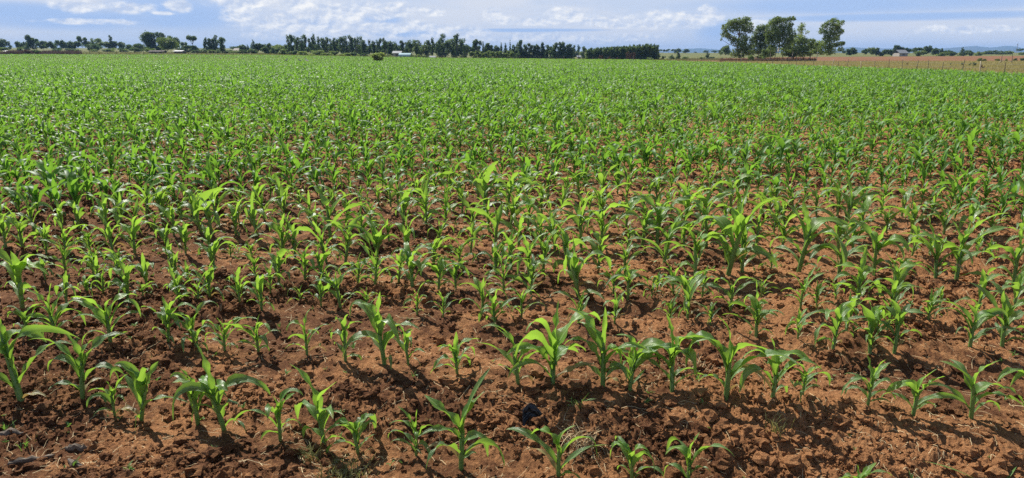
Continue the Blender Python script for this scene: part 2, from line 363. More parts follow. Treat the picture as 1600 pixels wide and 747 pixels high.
# ------------------------------------------------------------------ maize
def leaf_geo(base, phi, L, Wd, t0, t1, pw, curl, tw, fold, wav, tint, S, C, zmin=None, kink=None, kpos=None):
    """all the leaves at once: arrays of n leaves -> V, F, uv, tint"""
    n = len(phi); t = np.linspace(0, 1, S+1)[None]
    col = lambda a: np.asarray(a, float)[:, None]
    TH = col(t0)+(col(t1)-col(t0))*t**col(pw)
    if kink is not None: TH = np.minimum(TH+col(kink)/(1+np.exp(-(t-col(kpos))*16)), 3.0)
    PH = col(phi)+col(curl)*t**1.5
    hx, hy = np.cos(PH), np.sin(PH); ds = col(L)/S
    tx, ty, tz = np.sin(TH)*hx, np.sin(TH)*hy, np.cos(TH)
    cumm = lambda v: np.concatenate([np.zeros((n, 1)), np.cumsum((v[:, 1:]+v[:, :-1])*.5*ds, 1)], 1)
    cxp = np.stack([cumm(tx)+base[:, 0:1], cumm(ty)+base[:, 1:2], cumm(tz)+base[:, 2:3]], -1)
    c = np.stack([-hy, hx, hx*0], -1); nn = np.stack([-np.cos(TH)*hx, -np.cos(TH)*hy, np.sin(TH)], -1)
    ps = (col(tw)*t**1.3)[..., None]; cc = c*np.cos(ps)+nn*np.sin(ps); n2 = -c*np.sin(ps)+nn*np.cos(ps)
    wt = col(Wd)*np.minimum(1, .38+2.3*t)*np.clip(1-t**2.6, 0, 1)**.8
    fo = col(fold)*(1.0-.75*np.minimum(1, t*2.2))+.16
    u = np.linspace(-1, 1, C+1)[None, None]
    w_ = wt[..., None]; wave = np.sin(t*col(wav)+col(phi)*5)[..., None]*.5*w_*np.abs(u)**1.5*np.sign(u+1e-6)*np.sin(np.pi*t)[..., None]
    V = cxp[:, :, None]+cc[:, :, None]*(u*w_*np.cos(fo)[..., None])[..., None]+n2[:, :, None]*(np.abs(u)**1.2*w_*np.sin(fo)[..., None]+wave)[..., None]
    if zmin is not None: V[..., 2] = np.maximum(V[..., 2], np.asarray(zmin)[:, None, None])
    k = (S+1)*(C+1); o = np.arange(n)[:, None, None]*k; i = np.arange(S)[None, :, None]*(C+1); j = np.arange(C)[None, None]
    a = o+i+j; F = np.stack([a, a+1, a+C+2, a+C+1], -1).reshape(-1, 4)
    UV = np.stack([np.broadcast_to((u+1)/2, (n, S+1, C+1)), np.broadcast_to(t[..., None], (n, S+1, C+1))], -1).reshape(-1, 2)
    T = np.broadcast_to(np.asarray(tint)[:, None, None], (n, S+1, C+1)).ravel()
    return V.reshape(-1, 3), F, UV, T
def plant_leaves(P, H, azm, r, nl=7, vig=None):
    """leaf parameters for plants at positions P (m,3), heights H, leaf-plane azimuth azm -> flat arrays, plant major"""
    m = len(H); i = np.arange(nl)[None]; q = i/(nl-1.0)
    rn = lambda s: r.normal(0, s, (m, nl))
    Hc = H[:, None]
    Hs = .40*Hc*(1+.12*r.normal(0, 1, (m, 1)))
    zn = np.clip(Hs*(.06+.94*q**1.15), .012, None)
    L = Hc*(np.interp(q, [0, .2, .5, .75, 1], [.42, .70, .84, .76, .50])*(1+np.clip(rn(.20), -.35, .25)))
    t0 = np.interp(q, [0, .3, .6, 1], [.65, .40, .24, .06])+rn(.12)
    t1 = np.interp(q, [0, .2, .45, .7, .86, 1], [2.1, 2.4, 2.3, 1.9, 1.2, .35])+rn(.5)*np.interp(q, [0, 1], [1, .6])
    pw = 1.75+rn(.4)
    Wd = Hc*np.interp(q, [0, .3, .6, .85, 1], [.034, .050, .068, .076, .050])*(1+rn(.14))
    phi = azm[:, None]+np.pi*(i % 2)+rn(.33)
    curl = rn(.5); tw = rn(.8)*np.interp(q, [0, 1], [1.2, .6]); fold = .72+rn(.1)
    wav = 15+rn(5)
    tint = np.clip(r.normal(.45, .16, (m, 1))+np.interp(q, [0, .5, .8, 1], [-.25, -.18, .25, .5])+rn(.08), 0, 1)
    lean = r.normal(0, .10, (m, 2))
    bx = P[:, 0:1]+lean[:, :1]*zn; by = P[:, 1:2]+lean[:, 1:]*zn
    base = np.stack([bx, by, P[:, 2:3]+zn], -1)
    zmin = np.broadcast_to(P[:, 2:3]+.006, (m, nl))
    f = lambda a: np.broadcast_to(a, (m, nl)).ravel()
    kink = np.where(r.random((m, nl)) < .55, r.uniform(.5, 1.7, (m, nl)), 0)*np.interp(q, [0, .8, 1], [.6, 1, .5]); kpos = r.uniform(.35, .8, (m, nl))
    dead = (r.random((m, nl)) < np.interp(q, [0, .15, .3], [.35, .08, 0])); tint = np.where(dead, -1, tint)
    return dict(base=base.reshape(-1, 3), phi=f(phi), L=f(L), Wd=f(Wd), t0=f(np.clip(t0, .02, 1.3)), t1=f(np.clip(t1, .1, 2.95)), pw=f(np.clip(pw, 1.0, 3.0)), curl=f(curl), tw=f(tw), fold=f(fold), wav=f(wav), tint=f(tint), zmin=f(zmin), kink=f(kink), kpos=f(kpos)), Hs[:, 0], lean
def sub(d, k): return {a: (b[k] if a != 'z' else b) for a, b in d.items()}

digit = {
0: [(36,635,478),(129,627,508),(180,652,588),(218,659,556),(310,665,558),(353,675,550),(438,690,600),(508,700,590),(561,710,622),(650,715,645),(720,735,612),(872,752,648),(988,754,668),(1075,762,668),(1335,778,716)],
1: [(47,530,470),(89,524,442),(173,536,444),(263,542,455),(303,541,466),(351,550,478),(404,553,486),(480,557,488),(540,568,488),(602,571,457),(639,571,508),(715,583,508),(811,599,505),(863,601,464),(942,604,480),(983,609,514),(1051,616,495),(1134,625,480),(1206,632,520),(1253,627,556),(1355,639,562),(1426,649,556),(1518,654,548),(1600,650,545)],
2: [(36,490,390),(104,482,430),(198,470,398),(281,475,424),(329,470,414),(376,481,436),(423,466,418),(468,476,444),(533,484,424),(575,488,452),(651,493,454),(692,494,460),(753,497,436),(815,500,452),(903,505,450),(960,508,462),(1047,503,466),(1109,512,474),(1182,529,456),(1247,534,488),(1300,550,470),(1360,554,470),(1397,553,470),(1515,544,464),(1566,544,458)],
3: [(30,448,395),(72,440,400),(104,430,372),(151,445,402),(190,436,392),(230,453,404),(270,422,380),(335,432,376),(400,438,398),(476,442,384),(507,442,378),(558,447,398),(622,444,386),(645,453,380),(685,455,394),(712,452,402),(788,459,404),(829,447,380),(905,465,372),(981,469,412),(1018,469,440),(1074,480,420),(1141,486,428),(1189,467,430),(1250,486,430),(1276,491,446),(1340,476,392),(1399,481,398),(1450,502,450),(1527,492,428),(1580,490,420)]}
plants = []      # (x, y, H, row)
for k, lst in digit.items():
    for (px, yb, yt) in lst:
        X, Y = on_ground(px, yb); d = ray(px, yt); zt = CH+d[2]*Y/d[1]; zg = float(ground_z(np.array([X]), np.array([Y]))[0])
        plants.append((X, Y, max(.12, (zt-zg)*(1.05 if k < 2 else 1.2)), k))
for k, cnt in ((1, 8), (2, 24), (3, 34)):                     # small late seedlings between the others
    for _ in range(cnt):
        xx = rng.uniform(-.74, .74)*ROWY[k]; yy = ROWY[k]+slope(ROWY[k])*xx+rng.normal(0, .07)
        if min((xx-p[0])**2+(yy-p[1])**2 for p in plants) > .010: plants.append((xx, yy, rng.uniform(.15, .32), k))
for k in range(4, len(ROWY)):
    y0 = ROWY[k]
    if y0 > 16: break
    half = .74*y0+.6; x = -half+rng.random()*.2
    while x < half:
        sl = slope(y0); xx = x+rng.normal(0, .025); yy = y0+sl*xx*1.0+rng.normal(0, .045)+.05*math.sin(x*.9+k)
        if rng.random() > .03:
            H = .375*(1+.20*rng.normal())*(1+.10*max(0, -xx/y0))*(.88+.30*float(vnoise(np.array([xx*.5]), np.array([yy*.5]), 91)[0]))
            plants.append((xx, yy, min(.72, max(.2, H)), k))
        x += (.205 if y0 < 8 else .175)+rng.normal(0, .035)
plants = np.array(plants)
pz = ground_z(plants[:, 0], plants[:, 1])
# in frame?
def proj(x, y, z):
    dz = z-CH; zc = y*math.cos(th)-dz*math.sin(th); yc = y*math.sin(th)+dz*math.cos(th)
    return 800+FPX*x/zc, 373.5-FPX*yc/zc
ppx, ppy = proj(plants[:, 0], plants[:, 1], pz)
dist = np.hypot(plants[:, 0], plants[:, 1])
vis = (ppx > -30) & (ppx < 1630)
order = np.argsort(np.where(vis, dist, 1e9)); single = np.zeros(len(plants), bool); single[order[:299]] = True
NPART = 200; withparts = np.zeros(len(plants), bool); withparts[order[:NPART]] = True
rowmembers = {}
for i in np.where(single)[0]: rowmembers.setdefault(int(plants[i, 3]), []).append(i)
r2 = np.random.default_rng(77)
for k, mem in sorted(rowmembers.items()):
    mem.sort(key=lambda i: ppx[i]); Hm = np.median([plants[i, 2] for i in mem])
    for o_, i in enumerate(mem):
        x, y, H, _ = plants[i]; z = pz[i]-.012
        if i == mem[0] or True: size = 'tall' if H > Hm*1.18 else ('small' if H < Hm*.82 else 'mid-sized')
        rowname = 'nearest' if k == 0 else ordinal(k+1)+' nearest'
        lab = f'{size} green maize seedling, {ordinal(o_+1)} from the left in the {rowname} crop row'
        lp, Hs, lean = plant_leaves(np.array([[0, 0, .012]]), np.array([H]), np.array([r2.uniform(-.75, .75)]), r2, nl=int(r2.choice([7, 8, 8, 9])))
        stv, stf = tube([(0, 0, -.03), (lean[0, 0]*Hs[0]*.4, lean[0, 1]*Hs[0]*.4, Hs[0]*.4), (lean[0, 0]*Hs[0], lean[0, 1]*Hs[0], Hs[0]+.012), (lean[0, 0]*Hs[0]*1.3, lean[0, 1]*Hs[0]*1.3, Hs[0]*1.3)], np.array([.027, .029, .025, .006])*H, 8)
        S, C = (14, 4) if y < 6 else (9, 2)
        stt = np.clip(.35+stv[:, 2]/(H*.5), 0, 1)
        if withparts[i]:
            root = empty('maize_plant', (x, y, z)); tag(root, lab, 'maize plant', 'young maize plants in rows')
            mesh_from('stalk', stv, stf, M['stalk'], tint=stt, parent=root)
            for j in range(len(lp['phi'])):
                V, F, UV, T = leaf_geo(**sub(lp, slice(j, j+1)), S=S, C=C)
                mesh_from('leaf', V, F, M['maize'], tint=T, uv=UV, parent=root)
        else:
            V, F, UV, T = leaf_geo(**lp, S=S, C=C)
            n0 = len(V); fm = np.concatenate([np.zeros(len(F)), np.ones(len(stf))])
            o = mesh_from('maize_plant', np.vstack([V, stv]), [F, stf+n0], None, tint=np.concatenate([T, stt]), uv=np.vstack([UV, np.zeros((len(stv), 2))]), loc=(x, y, z), mats=[M['maize'], M['stalk']], fm=fm)
            tag(o, lab, 'maize plant', 'young maize plants in rows')
# the rest of the crop, past the 300 largest, as one mass
def crop_block(P, H, S, C, nl, r, stalk=True, wide=1.0):
    azm = r.uniform(-.9, .9, len(H))
    lp, Hs, lean = plant_leaves(P, H, azm, r, nl=nl)
    lp['Wd'] = lp['Wd']*wide
    V, F, UV, T = leaf_geo(**lp, S=S, C=C)
    if stalk:
        m = len(H); a = np.arange(3)*2.094; ring = np.stack([np.cos(a), np.sin(a)], -1)[None]
        lo = np.concatenate([P[:, None, :2]+ring*(.022*H)[:, None, None], np.broadcast_to(P[:, None, 2:]-.03, (m, 3, 1))], 2)
        hi_ = np.concatenate([P[:, None, :2]+(lean*Hs[:, None])[:, None]+ring*(.014*H)[:, None, None], np.broadcast_to((P[:, 2]+Hs*1.15)[:, None, None], (m, 3, 1))], 2)
        SV = np.concatenate([lo, hi_], 1).reshape(-1, 3); o = np.arange(m)[:, None]*6+len(V)
        SF = np.concatenate([np.stack([o[:, 0]+j, o[:, 0]+(j+1) % 3, o[:, 0]+3+(j+1) % 3, o[:, 0]+3+j], -1) for j in range(3)])
        V = np.vstack([V, SV]); F = np.vstack([F, SF]); T = np.concatenate([T, np.full(len(SV), .6)])
    return V, F, T
rc = np.random.default_rng(8)
blocks = []
rest = np.where(~single)[0]
P = np.stack([plants[rest, 0], plants[rest, 1], pz[rest]], -1)
blocks.append(crop_block(P, plants[rest, 2], 7, 2, 7, rc))
def band(y0, y1, dx, drow, S, C, nl, hmul, stalk=True, wide=1.0):
    ys = []; xs = []
    for yy in np.arange(y0, y1, drow):
        xe = min(.74*yy+1, FX-.7); x = np.arange(-.74*yy-1, xe, dx); x = x+rc.normal(0, dx*.22, len(x))
        keep = rc.random(len(x)) > .06; x = x[keep]
        xs.append(x); ys.append(yy+rc.normal(0, .07, len(x))+.12*np.sin(x*.35+yy))
    xs = np.concatenate(xs); ys = np.concatenate(ys); k = (xs < FX-.5) & (ys < FD-1); xs, ys = xs[k], ys[k]
    z = ground_z(xs, ys)
    H = hmul*.375*(1+.17*rc.normal(size=len(xs)))*(.86+.30*vnoise(xs*.35, ys*.35, 91)); H = np.clip(H, .15, .7)
    blocks.append(crop_block(np.stack([xs, ys, z], -1), H, S, C, nl, rc, stalk, wide))
last = ROWY[ROWY <= 16][-1]
band(last+.62, 30, .165, .62, 6, 2, 8, 1.08)
band(30, 62, .16, .52, 4, 1, 7, 1.15)
band(62, 115, .22, .55, 3, 1, 6, 1.1, False, 1.45)
band(115, FD, .36, .8, 3, 1, 5, 1.05, False, 1.9)
off = 0; VV, FF, TT = [], [], []
for V, F, T in blocks: VV.append(V); FF.append(F+off); TT.append(T); off += len(V)
o = mesh_from('maize_crop', np.concatenate(VV), np.concatenate(FF), M['crop'], tint=np.concatenate(TT)); tag(o, 'dense green mass of young maize filling the field to its far edge', 'maize crop', kind='stuff')
del VV, FF, TT, blocks

# ------------------------------------------------------------------ loose clods, straw, weeds
def ico(sub_=1):
    p = (1+5**.5)/2
    V = [(-1, p, 0), (1, p, 0), (-1, -p, 0), (1, -p, 0), (0, -1, p), (0, 1, p), (0, -1, -p), (0, 1, -p), (p, 0, -1), (p, 0, 1), (-p, 0, -1), (-p, 0, 1)]
    F = [(0, 11, 5), (0, 5, 1), (0, 1, 7), (0, 7, 10), (0, 10, 11), (1, 5, 9), (5, 11, 4), (11, 10, 2), (10, 7, 6), (7, 1, 8), (3, 9, 4), (3, 4, 2), (3, 2, 6), (3, 6, 8), (3, 8, 9), (4, 9, 5), (2, 4, 11), (6, 2, 10), (8, 6, 7), (9, 8, 1)]
    V = [np.array(v)/np.linalg.norm(v) for v in V]
    for _ in range(sub_):
        c = {}; G = []
        def mid(a, b):
            k = (min(a, b), max(a, b))
            if k not in c: v = V[a]+V[b]; V.append(v/np.linalg.norm(v)); c[k] = len(V)-1
            return c[k]
        for a, b, d in F: x, y, z = mid(a, b), mid(b, d), mid(d, a); G += [(a, x, z), (b, y, x), (d, z, y), (x, y, z)]
        F = G
    return np.array(V), np.array(F)
def scatter(TV, TF, P, S, r, squash=.7, jit=.30):
    n = len(P); k = len(TV)
    a = r.uniform(0, 6.28, n); ca, sa = np.cos(a)[:, None], np.sin(a)[:, None]
    V = TV[None]*(1+r.normal(0, jit, (n, k, 1)))
    V = V*np.stack([1+r.normal(0, .2, n), 1+r.normal(0, .2, n), np.full(n, squash)], -1)[:, None]*S[:, None, None]
    X = V[..., 0]*ca-V[..., 1]*sa; Y = V[..., 0]*sa+V[..., 1]*ca
    V = np.stack([X, Y, V[..., 2]], -1)+P[:, None]
    F = (TF[None]+(np.arange(n)*k)[:, None, None]).reshape(-1, TF.shape[1])
    return V.reshape(-1, 3), F
def wedge(n, y0, y1, r, p=1.0, margin=.3):
    y = y0+(y1-y0)*r.random(n)**p; return (r.random(n)*2-1)*(.74*y+margin), y
rs = np.random.default_rng(21)
TV, TF = ico(1); TV2, TF2 = ico(2)
x, y = wedge(90000, 1.6, 14, rs, 1.4)
dens = np.clip((fbm(x*.8+4, y*1.3, 3, .5, 31)-.42)*4, .22, 1); _, yp = rowc(x, y); dens = np.maximum(dens, np.exp(-((yp-2.95)/.2)**2))
k = rs.random(len(x)) < dens; x, y = x[k], y[k]
s = .0045*np.exp(rs.normal(.35, .62, len(x)))*(1+y*.05); s = np.minimum(s, .032)
z = ground_z(x, y)
V1, F1 = scatter(TV, TF, np.stack([x, y, z+s*.25], -1), s, rs)
x, y = wedge(200, 2.3, 9, rs, 1.2); s = rs.uniform(.016, .032, len(x)); z = ground_z(x, y)
V2, F2 = scatter(TV2, TF2, np.stack([x, y, z+s*.15], -1), s, rs, .7, .10)
V, F = join([(V1, F1), (V2, F2)])
tag(mesh_from('soil_clods', V, F, M['soil'], smooth=False), 'loose red brown clods and crumbs scattered over the tilled soil', 'soil clods', kind='stuff')
def strips(x, y, L, wd, r, lift=.006, up=.0, seg=4, bend=.5):
    n = len(x); t = np.linspace(0, 1, seg+1)[None]; a = r.uniform(0, 6.28, n)[:, None]; cv = r.normal(0, bend, n)[:, None]
    A = a+cv*t; X = x[:, None]+np.cumsum(np.cos(A), 1)*L[:, None]/seg; Y = y[:, None]+np.cumsum(np.sin(A), 1)*L[:, None]/seg
    Z = ground_z(X, Y)+lift+np.sin(t*3.14)*np.abs(r.normal(0, .3, n))[:, None]*L[:, None]*.5*(.2+up)
    w_ = wd[:, None]*(1-.6*t); nx, ny = -np.sin(A)*w_, np.cos(A)*w_
    V = np.stack([np.stack([X-nx, Y-ny, Z], -1), np.stack([X, Y, Z+wd[:, None]*.8], -1), np.stack([X+nx, Y+ny, Z], -1)], 2)
    o = (np.arange(n)*(seg+1)*3)[:, None, None]; i = (np.arange(seg)*3)[None, :, None]; j = np.arange(2)[None, None]; b = o+i+j
    return V.reshape(-1, 3), np.stack([b, b+1, b+4, b+3], -1).reshape(-1, 4)
x, y = wedge(6500, 1.9, 10, rs, 1.3); L = rs.uniform(.012, .06, len(x))*np.where(rs.random(len(x)) < .08, 2.6, 1)
S1 = strips(x, y, L, rs.uniform(.0007, .0018, len(x)), rs)
# thicker litter patches, as beside the plant at the lower middle and at the left edge
LP = [(905, 705, .06, 60), (1090, 575, .06, 40), (1060, 590, .06, 30), (1340, 330, .5, 240), (1390, 345, .4, 150), (60, 720, .16, 40), (475, 700, .08, 20), (1440, 705, .12, 26), (640, 350, .3, 60), (1490, 690, .1, 16), (560, 742, .12, 50)]
xs, ys = [], []
for (px, py, rr, n) in LP:
    X, Y = on_ground(px, py); xs.append(X+rs.normal(0, rr, n)); ys.append(Y+rs.normal(0, rr*.7, n))
xs = np.concatenate(xs); ys = np.maximum(1.7, np.concatenate(ys))
S2 = strips(xs, ys, rs.uniform(.02, .07, len(xs)), rs.uniform(.0008, .0018, len(xs)), rs, .006, .15)
V, F = join([S1, S2]); tag(mesh_from('dry_straw', V, F, M['straw']), 'pale dry straw bits and broken stems littering the red soil', 'dry straw', kind='stuff')
# small weeds in the crop
def weed_geo(x, y, h, r, nl=5):
    m = len(x); z = ground_z(x, y); n = m*nl
    rep = lambda a: np.repeat(a, nl)
    phi = r.uniform(0, 6.28, n); hh = rep(h)
    return leaf_geo(np.stack([rep(x), rep(y), rep(z)+.002], -1), phi, hh*r.uniform(.6, 1.1, n), hh*r.uniform(.06, .14, n), r.uniform(.2, .8, n), r.uniform(.8, 1.9, n), np.full(n, 1.2), r.normal(0, .3, n), r.normal(0, .3, n), np.full(n, .4), np.full(n, 4.), r.random(n), 4, 2)
x, y = wedge(420, 2.0, 11, rs, 1.1); h = rs.uniform(.015, .05, len(x))
V, F, UV, T = weed_geo(x, y, h, rs); V3, F3, UV3, T3 = weed_geo(*(lambda q: (q[0], q[1], rs.uniform(.02, .06, 1500)))(wedge(1500, 5, 16, rs)), rs, 4)
tag(mesh_from('small_weeds', np.vstack([V, V3]), [F, F3+len(V)], M['weed'], tint=np.concatenate([T, T3])), 'tiny green weeds sprouting between the maize rows', 'small weeds', kind='stuff')
def tuft(px, py, h, n, mat, label, seed, spread=.02, wd=.002, cat='grass tuft'):
    r = np.random.default_rng(seed); X, Y = on_ground(px, py); Z = float(ground_z(np.array([X]), np.array([Y]))[0])
    b = np.stack([r.normal(0, spread, n), r.normal(0, spread, n), np.full(n, -.004)], -1)
    V, F, UV, T = leaf_geo(b, r.uniform(0, 6.28, n), h*r.uniform(.5, 1.2, n), r.uniform(.6, 1.3, n)*wd, r.uniform(.05, .6, n), r.uniform(.5, 1.9, n), np.full(n, 1.2), r.normal(0, .3, n), r.normal(0, .3, n), np.full(n, .3), np.full(n, 3.), r.random(n), 5, 2)
    tag(mesh_from('grass_tuft', V, F, mat, tint=T, loc=(X, Y, Z)), label, cat)
tuft(903, 645, .10, 12, M['weed'], 'thin green grass tuft on the bank left of centre', 1)
tuft(905, 640, .05, 6, M['weed'], 'tiny green grass sprout on the bank beside black plastic', 2)
tuft(1212, 682, .10, 26, M['grass'], 'spiky green and straw grass tuft low on the bank', 3)
tuft(487, 718, .10, 34, M['grass'], 'pale thin grass tuft below the upright maize seedlings', 4)
tuft(540, 745, .07, 160, M['grass'], 'dry yellow green grass mat at the bottom edge', 5, .055)
tuft(905, 705, .10, 90, M['straw'], 'bleached straw tuft beside the maize at bottom centre', 6, .035, .0016)
tuft(1095, 505+75, .09, 30, M['straw'], 'pale dry straw clump on the ridge', 7, .03, .0016)
tuft(15, 680, .06, 9, M['weed'], 'small bright weed at the lower left edge', 8, .015, .004, 'weed')
tuft(40, 702, .06, 9, M['weed'], 'small leafy weed near grey rotting stalks', 9, .015, .004, 'weed')
tuft(205, 745, .05, 8, M['weed'], 'low green weed on the bottom soil', 10, .015, .004, 'weed')
# long green blade reaching in at the bottom right
X, Y = on_ground(1560, 770)
V, F, UV, T = leaf_geo(np.array([[0, 0, 0.]]), np.array([2.75]), np.array([.30]), np.array([.006]), np.array([1.0]), np.array([1.5]), np.array([1.]), np.array([.2]), np.array([.3]), np.array([.4]), np.array([4.]), np.array([.6]), 12, 2)
V2, F2, UV2, T2 = leaf_geo(np.array([[0, 0, 0.]]), np.array([.5]), np.array([.16]), np.array([.006]), np.array([.6]), np.array([1.5]), np.array([1.]), np.array([.2]), np.array([.3]), np.array([.4]), np.array([4.]), np.array([.5]), 8, 2)
tag(mesh_from('grass_plant', np.vstack([V, V2]), [F, F2+len(V)], M['weed'], tint=np.concatenate([T, T2]), loc=(X, Y, float(ground_z(np.array([X]), np.array([Y]))[0]))), 'long single green grass blade arching in at the lower right', 'grass plant')
# crumpled black plastic
X, Y = on_ground(840, 672); n = 15
u, v = np.meshgrid(np.linspace(0, 1, n), np.linspace(0, 1, n)); r = np.random.default_rng(12)
tri = np.clip(1.15-np.abs(u-.35)*1.4, .25, 1)
px_ = (u-.5)*.135; pz_ = v*tri*.115*(1-.45*u); py_ = .03*np.sin(v*2.4)+.022*(fbm(u*4, v*4, 3, .6, 14)-.5)*2+v*.02+.02*np.sin(u*5)
V = np.stack([px_, py_, pz_-.012], -1).reshape(-1, 3); i = np.arange(n-1)[:, None]*n; j = np.arange(n-1)[None]; F = np.stack([i+j, i+j+1, i+n+j+1, i+n+j], -1).reshape(-1, 4)
o = mesh_from('plastic_scrap', V, F, M['plastic'], smooth=False, loc=(X, Y, float(ground_z(np.array([X]), np.array([Y]))[0]))); tag(o, 'crumpled black plastic scrap half buried in the red bank', 'plastic scrap')
md = o.modifiers.new('thick', 'SOLIDIFY'); md.thickness = .002
# rotting stalks lower left
for (px, py, ln, a, lab) in [(14, 690, .13, .25, 'grey rotting stalk piece at the left frame edge'), (50, 722, .17, .35, 'long grey rotten stalk lying at the lower left'), (118, 728, .10, -.5, 'short grey rotten stalk end beside longer one'), (120, 705, .09, .1, 'flat grey stalk chunk below the left seedlings')]:
    X, Y = on_ground(px, py); t = np.linspace(-.5, .5, 9); r = np.random.default_rng(int(px))
    xs, ys = X+np.cos(a)*t*ln, Y+np.sin(a)*t*ln; zs = ground_z(xs, ys)+.008
    V, F = tube(np.stack([xs-X, ys-Y, zs-zs[4]+r.normal(0, .002, 9)], -1), .013*(1+r.normal(0, .2, 9))*np.array([.4, .9, 1, 1, 1.1, 1, .9, .8, .3]), 8)
    V = V+r.normal(0, .0015, V.shape); tag(mesh_from('rotten_stalk', V, F, M['rot'], smooth=False, loc=(X, Y, zs[4])), lab, 'rotten stalk')

# ------------------------------------------------------------------ trees
def crown_geo(cl, n, size, r, inner=.35, flat=.8):
    """leaf sprays spread through clumps: cl = list of (centre, rx, ry, rz)"""
    C = np.array([c[0] for c in cl]); RR = np.array([c[1:] for c in cl]); vol = (RR.prod(1))**(.67); pr = vol/vol.sum()
    k = r.choice(len(cl), n, p=pr)
    d = r.normal(size=(n, 3)); d /= np.linalg.norm(d, axis=1)[:, None]
    rad_ = (inner+(1-inner)*r.random(n)**.55)*(1+r.normal(0, .16, n))
    P = C[k]+d*RR[k]*rad_[:, None]
    ux = r.normal(size=(n, 3)); ux[:, 2] *= flat; ux /= np.linalg.norm(ux, axis=1)[:, None]
    nn = d*.7+r.normal(size=(n, 3))*.6; vy = np.cross(nn, ux); vy /= np.linalg.norm(vy, axis=1)[:, None]+1e-9
    s1 = size*r.uniform(.5, 1.25, n)[:, None]; s2 = s1*r.uniform(.35, .75, n)[:, None]
    V = np.stack([P-ux*s1, P-vy*s2+ux*s1*.15, P+ux*s1, P+vy*s2-ux*s1*.1], 1).reshape(-1, 3)
    F = np.arange(n*4).reshape(-1, 4); ct = r.uniform(.0, 1, len(cl))
    T = np.repeat(np.clip(ct[k]*.6+r.uniform(0, .45, n), 0, 1), 4)
    return V, F, T
def build_tree(px, D, top, wpx, kind, name, label, cat, group, mat='fol_dark', base=.0, lean=0.0, dens=1.0, bark='bark', spec=None, seed=None):
    r = np.random.default_rng(seed if seed is not None else int(px*31+D*7+top*3)); X, Y = world(px, D); Z = float(terrain(X, Y))
    H = max(.6, top_z(top, D)-Z); Wm = wpx*D/1146*.5; pxm = D/710.0
    cl = []; limbs = []
    if spec:                                             # clumps given one by one: (px, py, rx px, ry px)
        for (cx_, cy_, rx, ry) in spec:
            c = np.array([(cx_-px)/1146*D, r.normal(0, Wm*.22), top_z(cy_, D)-Z]); q = D/1160
            cl.append((c, rx*q*1.22, rx*q*1.1, ry*q*1.15)); limbs.append(c)
            for _ in range(3):
                a = r.uniform(0, 6.28); e = r.uniform(-.5, 1); d2 = np.array([math.cos(a)*math.cos(e), math.sin(a)*math.cos(e)*.6, math.sin(e)]); k2 = r.uniform(.28, .5)
                cl.append((c+d2*np.array([rx, rx, ry])*q*1.25, rx*q*k2, rx*q*k2, ry*q*k2))
    elif kind == 'euc':
        n = int(r.integers(8, 13)); 
        for i in range(n):
            q = i/(n-1); zz = H*(.20+.70*q)*(1+r.normal(0, .03)); sp = Wm*(.62 if q < .75 else .40)
            c = np.array([lean*H*q+r.uniform(-1, 1)*sp, r.uniform(-1, 1)*sp*.8, min(zz, H*.93)]); rr = Wm*r.uniform(.34, .72); cl.append((c, rr, rr, min(max(rr*r.uniform(.7, 1.1), .10*H), H-c[2]+.02*H))); limbs.append(c)
    elif kind == 'umbrella':
        for i in range(8):
            a = r.uniform(0, 6.28); c = np.array([lean*H+math.cos(a)*Wm*.6, math.sin(a)*Wm*.5, H*r.uniform(.62, .86)]); rr = Wm*.42; cl.append((c, rr, rr, H*.12)); limbs.append(c)
    elif kind == 'slender':
        for i in range(7):
            q = i/6; c = np.array([lean*H*q+r.normal(0, Wm*.22), r.normal(0, Wm*.22), H*(.10+.80*q)]); rr = Wm*(1.0-.5*q); cl.append((c, rr, rr, H*.12)); limbs.append(c)
    elif kind == 'conifer':
        for i in range(9):
            q = i/8; c = np.array([r.normal(0, Wm*.06), r.normal(0, Wm*.06), H*(.12+.82*q)]); rr = Wm*(1.05-.93*q); cl.append((c, rr, rr, H*.08)); limbs.append(c)
    else:                                                # round crown or bush
        lo = .16 if kind == 'bush' else .34
        for i in range(11):
            a = r.uniform(0, 6.28); q = r.random()**.5; zz = r.uniform(lo, .80); sh = math.sqrt(max(.05, 1-((zz-.42)/.62)**2))
            c = np.array([math.cos(a)*q*Wm*.72*sh, math.sin(a)*q*Wm*.72*sh, H*zz]); rr = Wm*r.uniform(.28, .46); cl.append((c, rr, rr, min(rr, H*.22))); limbs.append(c)
    area = sum(c[1]*c[3] for c in cl)
    size = max(.10, pxm*.62) if D > 100 else .05
    if H < 3: size = min(size, H*.16)
    n = int(np.clip(dens*area*(15 if spec is None else 13)/size**2, 120, 15000))
    root = empty(name, (X, Y, Z)); tag(root, label, cat, group)
    V, F, T = crown_geo(cl, n, size, r)
    V[:, 2] = np.maximum(V[:, 2], .02)
    mesh_from('crown', V, F, M[mat], smooth=False, tint=T, parent=root)
    tr = max(.05, H*.016)*(1.2 if kind == 'euc' else 1.0)
    hb = H*(.72 if kind in ('euc', 'slender', 'conifer') else .55)
    tz = np.linspace(-.1, hb, 7); bx = lean*H*(tz/H)**1.3*1.0+r.normal(0, .012*H, 7)*np.linspace(0, 1, 7); by = r.normal(0, .012*H, 7)*np.linspace(0, 1, 7)
    tp = np.stack([bx, by, tz], -1); parts = [tube(tp, np.linspace(tr*1.25, tr*.45, 7), 7)]
    for c in limbs[:14]:
        j = int(np.clip(round(c[2]/hb*4.2), 1, 5)); a = tp[j]; m_ = a*.5+c*.5+np.array([0, 0, -.04*H])
        parts.append(tube([a, m_, c], [tr*.45, tr*.3, tr*.12], 5))
    V, F = join(parts); mesh_from('trunk', V, F, M[bark], parent=root)
    return root
